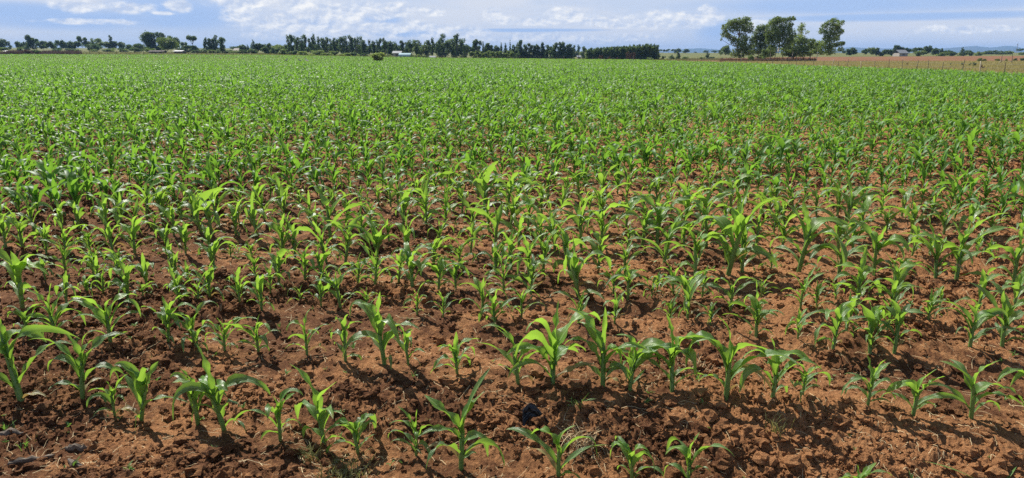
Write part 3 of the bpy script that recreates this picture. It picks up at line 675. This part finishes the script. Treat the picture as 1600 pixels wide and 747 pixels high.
LOOK = {'euc': 'tall ragged eucalyptus', 'umbrella': 'flat-topped eucalyptus', 'slender': 'slender upright tree', 'conifer': 'pointed dark conifer', 'round': 'round dark tree', 'bush': 'low rounded bush'}
def cluster(items, where, group, default='fol_dark', **kw):
    """items: (px, D, top, width, kind[, material]) sorted from left to right; the label counts along the cluster"""
    items = sorted(items, key=lambda a: a[0])
    for i, it in enumerate(items):
        kind = it[4]; mat = it[5] if len(it) > 5 else default
        shade = {'fol_pale': 'pale ', 'fol_mid': 'mid-green ', 'fol_dry': 'dry brown '}.get(mat, '')
        look = LOOK[kind] if not shade else shade+LOOK[kind].replace('dark ', '')
        nm = 'bush' if kind == 'bush' else ('conifer_tree' if kind == 'conifer' else ('eucalyptus_tree' if kind in ('euc', 'umbrella') else 'tree'))
        build_tree(it[0], it[1], it[2], it[3]*1.35, kind, nm, f'{look}, {ordinal(i+1)} from left {where}', 'bush' if kind == 'bush' else 'tree', group, mat, **kw)
E_, U, S_, C_, O, B = 'euc', 'umbrella', 'slender', 'conifer', 'round', 'bush'
cluster([(2, 400, 60, 16, O), (13, 480, 62, 6, O), (17, 480, 64, 4, S_), (33, 400, 64, 13, O), (43, 400, 64, 10, O), (49, 380, 54, 14, E_), (57, 380, 58, 9, U), (66, 370, 62, 13, O), (74, 370, 60, 9, O), (82, 360, 61, 13, O), (95, 400, 60, 12, O), (105, 400, 62.5, 11, O), (114, 400, 62.5, 11, O), (123, 400, 63, 11, O), (131, 420, 54, 11, U), (138, 420, 60, 10, O)], 'in the far left tree line', 'trees along the far left')
cluster([(147, 450, 59.5, 7, S_, 'fol_mid'), (156, 450, 59.5, 10, E_, 'fol_mid'), (165, 430, 64.5, 13, O, 'fol_mid'), (175, 430, 54, 5, S_), (178, 430, 60, 11, O), (190, 430, 65, 13, O), (150, 370, 67, 24, B), (206, 350, 67, 12, O), (219, 330, 67, 20, O), (231, 350, 50, 17, E_), (241, 350, 51, 14, E_), (251, 350, 50, 8, S_), (257, 350, 51, 10, E_), (268, 350, 53, 15, O), (276, 350, 56, 12, O), (262, 300, 58, 28, O, 'fol_mid'), (290, 330, 62, 10, O), (302, 300, 53, 12, U)], 'of the clump around the pale-roofed shed', 'trees around the shed')
cluster([(323, 320, 57, 6, E_), (328, 320, 59, 7, E_), (333, 320, 60, 7, E_), (339, 320, 54.5, 8, S_), (348, 262, 58, 10, E_), (370, 420, 71, 16, O), (380, 330, 69, 10, O), (388, 330, 69, 7, C_), (397, 300, 61, 11, C_), (404, 300, 64, 11, O), (412, 300, 66, 10, O), (420, 300, 65, 9, O), (432, 330, 69, 22, O, 'fol_mid'), (444, 320, 70, 16, O, 'fol_mid')], 'between the shed and the eucalyptus belt', 'scattered trees left of the belt')
belt = [(452, 54, 7), (456, 53.5, 7), (461, 54, 7), (466, 56, 7), (472, 54.5, 9), (477, 54, 7), (483, 59, 8), (489, 54, 7), (493, 52.5, 6), (499, 57, 9), (506, 57, 8), (511, 56, 8), (517, 60, 7), (522, 58, 6), (527, 60, 11), (535, 57, 9), (542, 55, 11), (549, 55, 9), (557, 58, 7), (561, 57, 8), (565, 56, 7), (570, 62, 9), (578, 61, 7), (584, 63, 8), (590, 61, 5), (594, 59, 6), (600, 58, 7)]
cluster([(p, 290+(i % 3)*5, t, w_, E_ if i % 4 else S_) for i, (p, t, w_) in enumerate(belt)], 'in the dark eucalyptus belt', 'eucalyptus belt', dens=.75)
belt2 = [(603, 58, 8), (609, 64, 9), (616, 65, 11), (622, 64, 9), (629, 61, 8), (637, 62, 11), (642, 59, 11), (650, 62, 9), (656, 62, 9), (662, 61, 10), (668, 62, 9), (676, 58, 5), (682, 62, 9), (687, 63, 9), (692, 52, 13), (700, 60, 13), (706, 60, 14), (710, 54, 9), (714, 52, 6), (719, 60, 9), (724, 60, 10), (729, 63, 9)]
cluster([(p, 290+(i % 3)*5, t, w_, [O, E_, S_][i % 3] if w_ > 6 else E_, 'fol_mid' if i in (7, 9, 16) else 'fol_dark') for i, (p, t, w_) in enumerate(belt2)], 'in the mixed wood behind the greenhouse', 'wood behind the greenhouse', dens=.8)
cluster([(452+i*9.2, 306, 67+1.5*math.sin(i*1.7), 11, O) for i in range(31)], 'in the dense second row behind the belt', 'second row behind the belt')
cluster([(736, 300, 70, 10, O), (744, 310, 67, 14, O), (746, 300, 59, 11, U), (755, 310, 64, 5, C_), (761, 310, 68, 12, O), (766, 310, 63, 11, O), (775, 310, 67, 11, O), (783, 310, 66, 7, C_), (790, 320, 67, 9, C_), (797, 310, 62, 4, C_), (803, 270, 70, 8, S_), (808, 268, 66, 8, C_), (813, 265, 62, 9, S_), (820, 265, 69, 9, S_), (828, 265, 67, 9, S_), (834, 265, 70, 8, S_), (841, 265, 69, 9, S_), (848, 265, 66, 8, S_), (855, 268, 70, 9, S_), (863, 265, 69, 9, S_), (868, 262, 66, 9, S_), (875, 262, 65, 9, S_), (881, 262, 65, 9, S_), (887, 262, 69, 7, S_), (892, 262, 68, 9, S_)], 'in the dark wood right of centre', 'dark wood right of centre', dens=1.3)
cluster([(737+i*5.2, 245+(i % 2)*4, 79.5+1.2*math.sin(i*2.1), 8, S_ if i % 2 else O, 'fol_mid') for i in range(13)], 'in the young paler plantation', 'young paler plantation trees', dens=1.2)
cluster([(897, 420, 70, 5, S_), (903, 420, 70, 5, S_), (912, 300, 72, 9, S_), (918, 290, 76, 9, O)], 'in the gap beside the small white roof', 'trees beside the gap')
rows_ = []
for r_i, (D_, dtop, cnt) in enumerate([(243, 1.5, 27), (249, 0, 26), (256, -.8, 25)]):
    for i in range(cnt):
        p = 918+i*(1024-918)/(cnt-1)+r_i*1.3; t = np.interp(p, [915, 935, 960, 1000, 1015, 1026], [76, 75, 73, 70.5, 69, 71])+dtop+math.sin(i*3.3+r_i)*1.1
        rows_.append((p, D_, t, 6.5, S_, 'fol_mid' if (i % 3 == 0 and r_i == 0) else 'fol_dark'))
plab = ['front', 'middle', 'back']
for r_i, D_ in enumerate((243, 249, 256)): cluster([q for q in rows_ if q[1] == D_], f'in the {plab[r_i]} row of the plantation', 'dark plantation block', dens=1.25)
cluster([(937, 239, 86, 4, S_), (941, 239, 85, 4, C_), (953, 239, 87, 4, C_), (965, 239, 88, 3, C_), (981, 239, 80, 5, S_), (986, 239, 82, 4, S_), (991, 239, 81, 4, S_)], 'before the dark plantation', 'dead reddish saplings', 'fol_dry', dens=.8)
cluster([(455, 262, 79, 10, B, 'fol_mid'), (443, 262, 76, 13, B, 'fol_mid'), (417, 285, 72, 12, B), (426, 280, 73, 9, B), (434, 275, 74, 8, B), (461, 258, 78, 9, B), (472, 255, 79.5, 14, B, 'fol_pale'), (484, 255, 82, 12, B, 'fol_pale'), (497, 258, 77, 17, B, 'fol_mid'), (510, 252, 82, 16, B, 'fol_mid'), (522, 258, 77, 11, B, 'fol_mid'), (532, 250, 83.5, 14, B, 'fol_pale'), (542, 248, 82, 11, B, 'fol_pale'), (553, 248, 82, 10, B), (562, 246, 84, 10, B, 'fol_pale'), (570, 242, 82.5, 12, B), (582, 246, 84, 12, B, 'fol_mid'), (606, 246, 85, 14, B, 'fol_mid'), (645, 246, 84, 9, B, 'fol_mid'), (652, 242, 84.5, 9, B, 'fol_pale'), (667, 240, 86.5, 7, B), (661, 246, 86, 8, B, 'fol_mid')], 'among low bushes fronting the belt', 'low bushes before the belt', dens=1.2)
cluster([(305, 280, 77, 12, B), (318, 285, 76, 16, B), (330, 280, 77, 14, B, 'fol_mid'), (343, 285, 76, 16, B), (357, 280, 77, 16, B), (370, 278, 77.5, 14, B, 'fol_mid'), (382, 280, 76, 14, B), (395, 280, 76, 12, B), (286, 300, 70, 20, B), (302, 300, 70, 20, B), (213, 320, 74, 18, B), (235, 310, 75, 14, B, 'fol_mid'), (195, 330, 75, 12, B, 'fol_mid'), (192, 330, 74, 10, B), (170, 340, 74, 18, B, 'fol_mid'), (122, 330, 76, 8, B, 'fol_mid'), (145, 330, 76, 14, B, 'fol_mid'), (110, 350, 75, 16, B), (90, 350, 74, 14, B), (33, 360, 72.5, 8, B, 'fol_mid'), (5, 360, 73, 14, B, 'fol_mid')], 'among low scrub on the left', 'low scrub on the left', dens=1.2)
build_tree(591, 140, 81.6, 26, B, 'bush', 'lone bright green bush standing inside the maize field', 'bush', None, 'fol_pale', dens=1.8)
cluster([(39, 209, 79.5, 6, B, 'fol_dry'), (44, 209, 77, 9, B, 'fol_dry'), (53, 210, 77, 10, B), (61, 210, 78, 9, B)], 'in the dark heap on the field edge', 'dark brush heap', dens=1.4)
cluster([(1031, 700, 76, 6, U), (1036, 700, 76, 5, U), (1044, 700, 76, 8, U), (1051, 700, 76, 5, U), (1059, 700, 75, 11, O), (1072, 700, 75.5, 8, O), (1086, 850, 80, 5, B), (1103, 800, 78, 7, O), (1116, 800, 78, 9, O)], 'on the ridge beyond the plantation', 'trees on the ridge skyline')
cluster([(1016, 232, 89, 10, B, 'fol_mid'), (1037, 300, 87, 6, B), (1050, 295, 84.5, 9, C_), (1060, 295, 80, 6, S_), (1070, 285, 87.5, 10, B, 'fol_mid'), (1098, 270, 88, 8, B, 'fol_mid'), (1106, 270, 82, 6, S_), (1112, 268, 88, 10, B)], 'on the open pasture left of big trees', 'shrubs on the open pasture')
# the big group on the right
BG = 'big eucalyptus group on the right'
build_tree(1152, 160, 27.5, 48, E_, 'eucalyptus_tree', 'big leaning eucalyptus with gap in crown, leftmost of the large group', 'tree', BG, 'fol_mid', dens=.9, spec=
 [(1131, 53, 6, 5), (1128, 46, 4, 6), (1134, 42, 7, 5), (1139, 36, 7, 5), (1146, 38, 7, 6), (1152, 34, 8, 5), (1159, 31, 6, 4), (1158, 38, 9, 5), (1166, 42, 6, 5), (1168, 48, 4, 4), (1150, 45, 7, 4), (1141, 46, 5, 5), (1162, 47, 6, 3), (1125, 61, 1.5, 2), (1137, 55, 4, 4), (1144, 60, 7, 5), (1150, 66, 7, 6), (1157, 56, 5, 4), (1158, 64, 6, 6), (1154, 74, 8, 6), (1163, 72, 6, 6), (1149, 82, 6, 7), (1158, 84, 7, 7), (1167, 80, 6, 6), (1170, 66, 4, 6), (1164, 60, 4, 4), (1173, 73, 4, 5)])
build_tree(1187, 163, 37, 30, E_, 'eucalyptus_tree', 'broad green eucalyptus just right of the leaning one', 'tree', BG, 'fol_mid', dens=.9, spec=
 [(1180, 50, 5, 6), (1186, 43, 6, 5), (1191, 47, 6, 7), (1176, 60, 5, 6), (1184, 58, 7, 6), (1193, 58, 7, 7), (1179, 70, 6, 6), (1188, 69, 7, 6), (1197, 70, 6, 6), (1176, 81, 6, 5), (1184, 80, 6, 4), (1194, 80, 6, 4), (1171, 84, 3, 3), (1199, 79, 5, 5), (1190, 88, 5, 3)])
build_tree(1216, 156, 26.5, 44, E_, 'eucalyptus_tree', 'tallest eucalyptus with white forked trunk in the large group', 'tree', BG, 'fol_mid', dens=.9, bark='bark_pale', spec=
 [(1200, 42, 6, 8), (1205, 34, 6, 5), (1212, 31, 6, 4), (1218, 31, 6, 4), (1213, 39, 8, 6), (1222, 40, 6, 6), (1204, 50, 8, 7), (1214, 50, 8, 7), (1224, 48, 6, 7), (1206, 61, 8, 6), (1217, 60, 8, 6), (1228, 58, 6, 7), (1235, 53, 4, 7), (1232, 66, 5, 6), (1199, 62, 5, 7), (1207, 71, 6, 5), (1224, 71, 6, 6), (1204, 81, 6, 5), (1228, 82, 6, 5), (1197, 53, 5, 6)])
build_tree(1230, 161, 26, 18, E_, 'eucalyptus_tree', 'open-topped eucalyptus behind the tallest one', 'tree', BG, 'fol_mid', dens=.9, spec=
 [(1228, 30, 4, 3), (1232, 29, 4, 3), (1236, 30, 2.5, 2), (1224, 32, 3, 4), (1232, 38, 3, 4), (1229, 47, 4, 5), (1234, 62, 5, 6), (1230, 75, 6, 6)])
build_tree(1248, 172, 37, 20, E_, 'eucalyptus_tree', 'thin pale eucalyptus rising behind yellow-green crowns', 'tree', BG, 'fol_pale', dens=.45, bark='bark_pale', spec=
 [(1246, 41, 4, 3), (1250, 39, 4, 3), (1244, 46, 4, 4), (1252, 46, 3, 3), (1257, 50, 3, 3), (1248, 53, 4, 4)])
build_tree(1249, 157, 53, 30, O, 'tree', 'yellow-green bushy tree left of the group of thin trunks', 'tree', BG, 'fol_pale', dens=1.0, spec=
 [(1249, 58, 7, 4), (1241, 64, 6, 5), (1250, 66, 7, 5), (1258, 64, 6, 5), (1236, 73, 6, 5), (1246, 75, 7, 5), (1256, 75, 7, 5), (1243, 83, 6, 4), (1254, 84, 6, 4), (1232, 81, 5, 4)])
build_tree(1266, 160, 59, 20, O, 'tree', 'olive green round tree second right of yellow-green one', 'tree', BG, 'fol_mid', dens=1.0, spec=
 [(1264, 64, 6, 4), (1270, 70, 6, 5), (1262, 74, 6, 5), (1272, 78, 5, 5), (1265, 83, 6, 4)])
build_tree(1277, 156, 62, 16, O, 'tree', 'small grey-green tree on thin dark trunk', 'tree', BG, 'fol_pale', dens=.85, spec=
 [(1277, 67, 5, 4), (1272, 73, 4, 5), (1281, 74, 5, 5), (1277, 80, 6, 4), (1284, 82, 4, 3)])
build_tree(1294, 152, 28, 40, E_, 'eucalyptus_tree', 'solitary tall eucalyptus at the right end of the large group', 'tree', BG, 'fol_mid', dens=.85, spec=
 [(1298, 31.5, 5, 3.5), (1292, 35, 6, 4), (1302, 37, 6, 4), (1286, 41, 6, 4), (1296, 43, 7, 5), (1306, 43, 5, 4), (1281, 49, 5, 4), (1291, 52, 7, 5), (1302, 51, 6, 5), (1311, 49, 4, 4), (1287, 60, 6, 5), (1297, 61, 7, 5), (1307, 59, 5, 4), (1285, 70, 6, 5), (1296, 71, 8, 6), (1308, 69, 6, 4), (1314, 67, 4, 3), (1303, 79, 7, 5), (1292, 80, 6, 5), (1312, 77, 4, 3)])
cluster([(1173, 150, 84, 8, O, 'fol_mid'), (1205, 158, 68, 14, O, 'fol_mid'), (1196, 152, 74, 12, O, 'fol_mid'), (1232, 158, 72, 12, O), (1240, 165, 70, 12, O)], 'among lower trees under the big group', BG)
cluster([(1133, 345, 69, 14, O, 'fol_mid'), (1126, 350, 73, 6, O)], 'behind the leaning eucalyptus', 'trees behind the large group')
for i, (p, D_, hh, ln) in enumerate([(1158, 158, 4, .05), (1163, 161, 3.6, -.1), (1184, 157, 3.4, .1), (1204, 154, 3.8, 0), (1211, 159, 3.5, .05), (1225, 157, 4, -.12), (1237, 155, 3.6, .1), (1241, 158, 3.6, -.1), (1245, 154, 3.4, .06), (1250, 157, 3.6, .12), (1256, 155, 3.4, -.1), (1265, 154, 3.2, .14), (1277, 153, 3.6, .0)]):
    X, Y = world(p, D_); Z = float(terrain(X, Y)); hh = hh*.75; r = np.random.default_rng(i+50)
    root = empty('tree', (X, Y, Z)); tag(root, f'thin bare-stemmed sapling, {ordinal(i+1)} from left under the large trees', 'tree', 'thin saplings under the large trees')
    tp = np.stack([ln*hh*np.linspace(0, 1, 5)+r.normal(0, .04, 5), r.normal(0, .04, 5), np.linspace(-.1, hh, 5)], -1)
    V, F = join([tube(tp, np.linspace(.075, .04, 5), 6), tube([tp[3], tp[3]+[.4*(-1)**i, .1, .7]], [.035, .015], 5)]); mesh_from('trunk', V, F, M['bark' if i % 3 else 'bark_pale'], parent=root)
    V, F, T = crown_geo([(np.array([tp[4][0], 0, hh*.92]), .7, .7, .5), (np.array([tp[4][0]+.4*(-1)**i, 0, hh*.8]), .5, .5, .4)], 110, .16, r); mesh_from('crown', V, F, M['fol_mid'], smooth=False, tint=T, parent=root)
cluster([(1318, 600, 78, 6, O), (1327, 330, 76, 9, O), (1334, 330, 72.5, 11, O), (1350, 350, 74, 8, O), (1361, 350, 73, 13, O, 'fol_mid'), (1371, 350, 74, 6, E_), (1376, 350, 79, 7, B), (1382, 340, 76, 7, O), (1391, 340, 76, 8, O), (1399, 360, 70, 8, E_), (1406, 360, 71, 9, U), (1414, 360, 74, 7, E_), (1421, 360, 75, 8, U), (1427, 355, 75, 7, U), (1434, 350, 73, 11, U), (1444, 350, 74, 9, O), (1450, 350, 68.5, 12, O), (1457, 350, 73, 9, O), (1438, 335, 78, 14, B, 'fol_mid'), (1461, 340, 75, 15, O), (1471, 340, 74, 8, C_), (1480, 340, 78, 16, B), (1489, 340, 79, 12, B), (1475, 330, 80.5, 14, B, 'fol_mid'), (1503, 330, 73, 9, C_), (1514, 340, 78, 12, B), (1529, 360, 79, 14, B, 'fol_mid'), (1545, 480, 78.5, 14, B), (1560, 480, 77.5, 20, B), (1575, 480, 78.5, 16, B, 'fol_mid'), (1591, 600, 75, 5, U), (1595, 600, 75, 5, U), (1600, 420, 79, 16, B, 'fol_mid')], 'in tree line beyond the ploughed field', 'trees beyond the ploughed field', dens=1.1)
cluster([(1532, 150, 89.5, 6, B, 'fol_mid'), (1538, 150, 91.5, 8, B), (1560, 152, 92, 6, B, 'fol_mid'), (1573, 150, 91, 4, B, 'fol_mid'), (1588, 150, 90.5, 6, B), (1598, 150, 90, 6, B)], 'on the near edge of the ploughed field', 'bushes edging the ploughed field', dens=1.0)
cluster([(1488, 95, 97, 3, B), (1506, 94, 96, 3, B), (1518, 92, 97, 4, B), (1526, 92, 98, 6, B), (1538, 75, 102, 5, B, 'fol_dry'), (1420, 100, 99, 3, B, 'fol_dry')], 'in the dry grass behind the fence', 'small shrubs in the dry grass', dens=.5)

# ------------------------------------------------------------------ grass and dry growth beyond the field
def blades(name, x, y, h, wd, mat, label, r, per=4):
    n = len(x)*per; rep = lambda a: np.repeat(a, per); xx, yy = rep(x)+r.normal(0, .12, n), rep(y)+r.normal(0, .12, n); hh = rep(h)*r.uniform(.5, 1.1, n)
    a = r.uniform(0, 6.28, n); z = terrain(xx, yy)+.02; ln = r.normal(0, .25, n)*hh
    V = np.stack([np.stack([xx-np.cos(a)*wd, yy-np.sin(a)*wd, z], -1), np.stack([xx+np.cos(a)*wd, yy+np.sin(a)*wd, z], -1), np.stack([xx+ln, yy+ln*.5, z+hh], -1)], 1).reshape(-1, 3)
    tag(mesh_from(name, V, np.arange(n*3).reshape(-1, 3), mat, smooth=False, tint=np.repeat(r.random(n), 3)), label, name.replace('_', ' '), kind='stuff')
rg = np.random.default_rng(31)
n = 30000; y = 38+112*rg.random(n)**.8; x = FX+.3+(.78*y-FX+3)*rg.random(n); k = x > FX
blades('dry_grass', x[k], y[k], rg.uniform(.12, .42, k.sum()), .035, leaf_mat('tan_grass', (.22, .21, .08, 1), (.50, .42, .19, 1), (.45, .40, .14, 1), wt=.3, rough=.7, spec=.2, veins=False), 'tall dry tan and olive grass behind the fence on the right', rg)
n = 3800; px = 1126+150*rg.random(n); y = rg.uniform(150, 185, n); x = (px-800)/1146*y
mdry = leaf_mat('dry_scrub', (.13, .065, .035, 1), (.24, .14, .075, 1), (.2, .11, .05, 1), wt=.2, rough=.8, spec=.1, veins=False)
k = x > FX; blades('dry_scrub', x[k], y[k], rg.uniform(.15, 1.1, k.sum())*(.35+.9*vnoise(x[k]*.5, y[k]*.5, 5)), .05, mdry, 'rusty brown dry undergrowth beneath the large trees', rg)
n = 5200; px = rg.uniform(-60, 127, n); y = rg.uniform(208, 215, n); x = (px-800)/1146*y
mst = leaf_mat('dry_stover', (.15, .105, .095, 1), (.25, .18, .155, 1), (.2, .14, .1, 1), wt=.15, rough=.8, spec=.1, veins=False)
blades('dry_stover', x, y, rg.uniform(.6, 1.5, n)*(.55+.7*vnoise(x*.35, y*.35, 7)), .08, mst, 'greyish brown standing dry stover strip at the left field edge', rg)
n = 16000; px = rg.uniform(-60, 1130, n); y = 206+120*rg.random(n)**1.5; x = (px-800)/1146*y
blades('rough_grass', x, y, rg.uniform(.1, .5, n), .10, M['grass'], 'rough grass along the far edge of the maize', rg, 3)

# ------------------------------------------------------------------ fences
def fence(name, pts, hs, label, pale=(), wires=(.35, .65, .95), rad=.026):
    x0, y0 = pts[0]; z0 = float(terrain(x0, y0)); root = empty(name, (x0, y0, z0)); tag(root, label, 'fence'); r = np.random.default_rng(len(pts)); tops = []
    for i, (x, y) in enumerate(pts):
        z = float(terrain(x, y)); h = hs*(1+r.normal(0, .10)); l1, l2 = r.normal(0, .05, 2)*(2.5 if i % 7 == 3 else 1); fat = 1.5 if i in pale else 1
        V, F = tube([(x-x0, y-y0, z-z0-.2), (x-x0+l1*.5, y-y0+l2*.5, z-z0+h*.5), (x-x0+l1, y-y0+l2, z-z0+h)], np.array([1.15, 1, .85])*rad*fat*r.uniform(.8, 1.2), 6)
        cap = np.array([[len(V)-6+k for k in (0, 1, 2, 3)], [len(V)-6+k for k in (0, 3, 4, 5)]]); mesh_from('post', V, np.vstack([F, cap]), M['post_pale' if i in pale else 'post'], parent=root)
        tops.append((x-x0+l1*.6, y-y0+l2*.6, z-z0, h))
    for wq in wires:
        V, F = tube([(a, b, c+hs*wq*.92) for a, b, c, h in tops], np.full(len(tops), .006), 4); mesh_from('wire', V, F, M['wire'], parent=root)
ys = [41.0]
while ys[-1] < 150: ys.append(ys[-1]+2.45+rng.normal(0, .35))
pale = [int(np.argmin([abs(36*1146/742-q) for q in ys]))]+[3, 14, 17]
fence('wire_fence', [(FX+.6+.15*math.sin(q*.3), q) for q in ys], 1.0, 'long wire fence with crooked wooden posts along the right field edge', pale)
fence('wire_fence', [world(p, 207+.01*p) for p in range(127, 400, 14)], 1.3, 'thin wire fence on the far left field edge', (), (.5, .9), .06)
fence('wire_fence', [world(p, 188) for p in (568, 598, 626, 650, 667, 690, 708, 740, 775, 812, 845, 881, 904, 927, 950, 990)], 1.1, 'sparse line of dark stakes across the far maize', (), (.9,), .07)

# ------------------------------------------------------------------ buildings
def shed(px, D, wpx, wall_h, roof_h, depth, wm, rm, label, name='shed', curved=False):
    X, Y = world(px, D); Z = float(terrain(X, Y)); wd = wpx*D/1146; root = empty(name, (X, Y, Z)); tag(root, label, name.replace('_', ' '))
    V, F = box(-wd/2, wd/2, 0, depth, -.2, wall_h); mesh_from('wall', V, F, wm, smooth=False, parent=root)
    if curved:
        a = np.linspace(0, math.pi, 11); prof = np.stack([depth/2-np.cos(a)*(depth/2+.1), wall_h+np.sin(a)*roof_h], -1)
    else: prof = np.array([[-.4, wall_h-.05], [depth/2, wall_h+roof_h], [depth+.4, wall_h-.05]])
    prof = np.vstack([prof, prof[::-1]-[0, .06]]); n = len(prof)
    V = np.vstack([np.column_stack([np.full(n, s*(wd/2+.3)), prof]) for s in (-1, 1)]); F = np.array([[i, (i+1) % n, n+(i+1) % n, n+i] for i in range(n)])
    mesh_from('roof', V, F, rm, smooth=False, parent=root)
    for q in ((-.28, .22) if wd > 4 else (0,)):
        V, F = box(wd*q-.45, wd*q+.45, -.03, .02, .0 if q < 0 else wall_h*.35, wall_h*.8); mesh_from('door' if q < 0 else 'window', V, F, M['wall_dark'], smooth=False, parent=root)
    return root
shed(278, 262, 12, .9, .3, 4, M['wall_dark'], M['tin'], 'open shed with pale sheet roof before the dark trees')
shed(244, 275, 22, .7, .35, 3, M['wall_dark'], M['wall_dark'], 'low dark roofed shed left of the pale-roofed one')
shed(370, 400, 10, .8, 1.2, 5, M['wall'], M['wall'], 'distant house with grey gable roof behind scrub', 'house')
shed(632, 246, 16, .55, .95, 4, M['tin_blue'], M['tin_blue'], 'pale blue greenhouse with curved roof before the wood', 'greenhouse', True)
shed(620, 262, 12, 1.5, .7, 4, M['wall'], M['tin'], 'whitish small building half hidden left behind the greenhouse')
shed(675, 240, 8, .35, .4, 3, M['tin_blue'], M['tin'], 'very low grey sheet-roofed shelter right of the greenhouse')
shed(905, 262, 4.5, 1.0, .5, 3, M['wall'], M['tin'], 'tiny shed with bright white roof in the plantation gap')
shed(1412, 330, 13, 1.5, 1.4, 6, M['wall'], M['tin'], 'grey roofed house among trees beyond the ploughed field', 'house')
shed(8.5, 236, 1.6, .8, .3, 2, M['wall'], M['tin'], 'small pale hut near the far left edge', 'hut')
shed(1546, 520, 9, 1.2, .8, 6, M['wall'], M['wall'], 'low brown distant building left of the mast')
# mast
X, Y = world(1587.5, 700); Z = float(terrain(X, Y)); Hm = top_z(66, 700)-Z; root = empty('radio_mast', (X, Y, Z)); tag(root, 'thin grey radio mast on the skyline far right', 'mast')
parts = [tube([(a*.5, b*.5, 0), (a*.2, b*.2, Hm*.85)], [.12, .09], 5) for a, b in ((-1, -1), (1, -1), (0, 1))]
for q in np.linspace(.05, .8, 10): parts.append(tube([(-.5+.3*q, -.5+.3*q, Hm*q), (.5-.3*q, -.5+.3*q, Hm*(q+.05))], [.05, .05], 4))
V, F = join(parts); mesh_from('lattice', V, F, M['metal'], parent=root)
V, F = tube([(0, 0, Hm*.83), (0, 0, Hm)], [.12, .06], 6); mesh_from('antenna', V, F, M['metal'], parent=root)
V, F = join([tube([(-.35, 0, Hm*.76), (-.35, 0, Hm*.84)], [.14, .14], 6), tube([(.35, 0, Hm*.76), (.35, 0, Hm*.84)], [.14, .14], 6)]); mesh_from('panel_antenna', V, F, M['metal'], parent=root)
# dead leaning poles in the grass on the right
for (p, D_, h, ln, lab) in [(1566, 118, 1.6, .1, 'dark standing pole in the grass far right'), (1583, 118, 1.7, .0, 'tallest dark pole at the ploughed field edge'), (1560, 120, 1.3, 1.4, 'pale fallen branch leaning low in the grass'), (1586, 116, 1.0, -.8, 'pale short leaning branch beside the tallest pole')]:
    X, Y = world(p, D_); V, F = tube([(0, 0, -.1), (ln*.5, 0, h*.45), (ln, .1, h*(.9 if abs(ln) < .5 else .4))], [.06, .05, .03], 6)
    tag(mesh_from('wooden_pole', V, F, M['post_pale' if 'pale' in lab else 'post'], loc=(X, Y, float(terrain(X, Y)))), lab, 'pole')
# three egrets standing in the maize
mb = simple('white_feather', (.75, .76, .78), .7)
mdk = simple('grey_feather', (.16, .18, .22), .7); mbk = simple('yellow_beak', (.6, .4, .08), .5)
for (p, D_, mt, fc, lab) in [(446.5, 128, mdk, 1, 'small grey bird standing in the far maize, leftmost of three'), (467.5, 126, mdk, -1, 'small grey bird standing in the far maize, middle of three'), (479, 124, mb, -1, 'small white bird standing in the far maize, rightmost of three')]:
    X, Y = world(p, D_); Z = float(terrain(X, Y)); root = empty('bird', (X, Y, Z)); tag(root, lab, 'bird', 'birds in the maize'); root.scale = (fc*1.25, 1.25, 1.25)
    body = tube([(-.24, 0, .30), (-.14, 0, .33), (-.02, 0, .38), (.10, 0, .43), (.15, 0, .50), (.13, 0, .58), (.17, 0, .64), (.21, 0, .655), (.24, 0, .65)], [.012, .05, .085, .07, .035, .026, .03, .034, .015], 10)
    mesh_from('body', *body, mt, parent=root)
    V, F = tube([(.235, 0, .65), (.33, 0, .635)], [.012, .003], 6); mesh_from('beak', V, F, mbk, parent=root)
    for s in (-.03, .03):
        V, F = tube([(.0, s, .33), (-.02, s, .17), (.0, s, .0)], [.012, .008, .008], 5); mesh_from('leg', V, F, mbk, parent=root)
        V, F = tube([(.08, s*2.2, .42), (-.05, s*2.6, .38), (-.24, s*1.6, .31)], [.02, .05, .008], 6); mesh_from('wing', V, F, mt, parent=root)

# ------------------------------------------------------------------ haze: one closed box of air
m, t = new_mat('haze_air')
vol = t.node('ShaderNodeVolumePrincipled'); vol.inputs['Color'].default_value = (.34, .58, 1.0, 1); vol.inputs['Density'].default_value = 1.4e-4; vol.inputs['Anisotropy'].default_value = .0
t.l.new(vol.outputs[0], t.out.inputs['Volume'])
V, F = box(-8600, 8600, -8600, 8600, -26, 92)
o = mesh_from('haze', V, F, m, smooth=False); tag(o, 'thin blue air haze over the farmland', 'haze', kind='stuff')
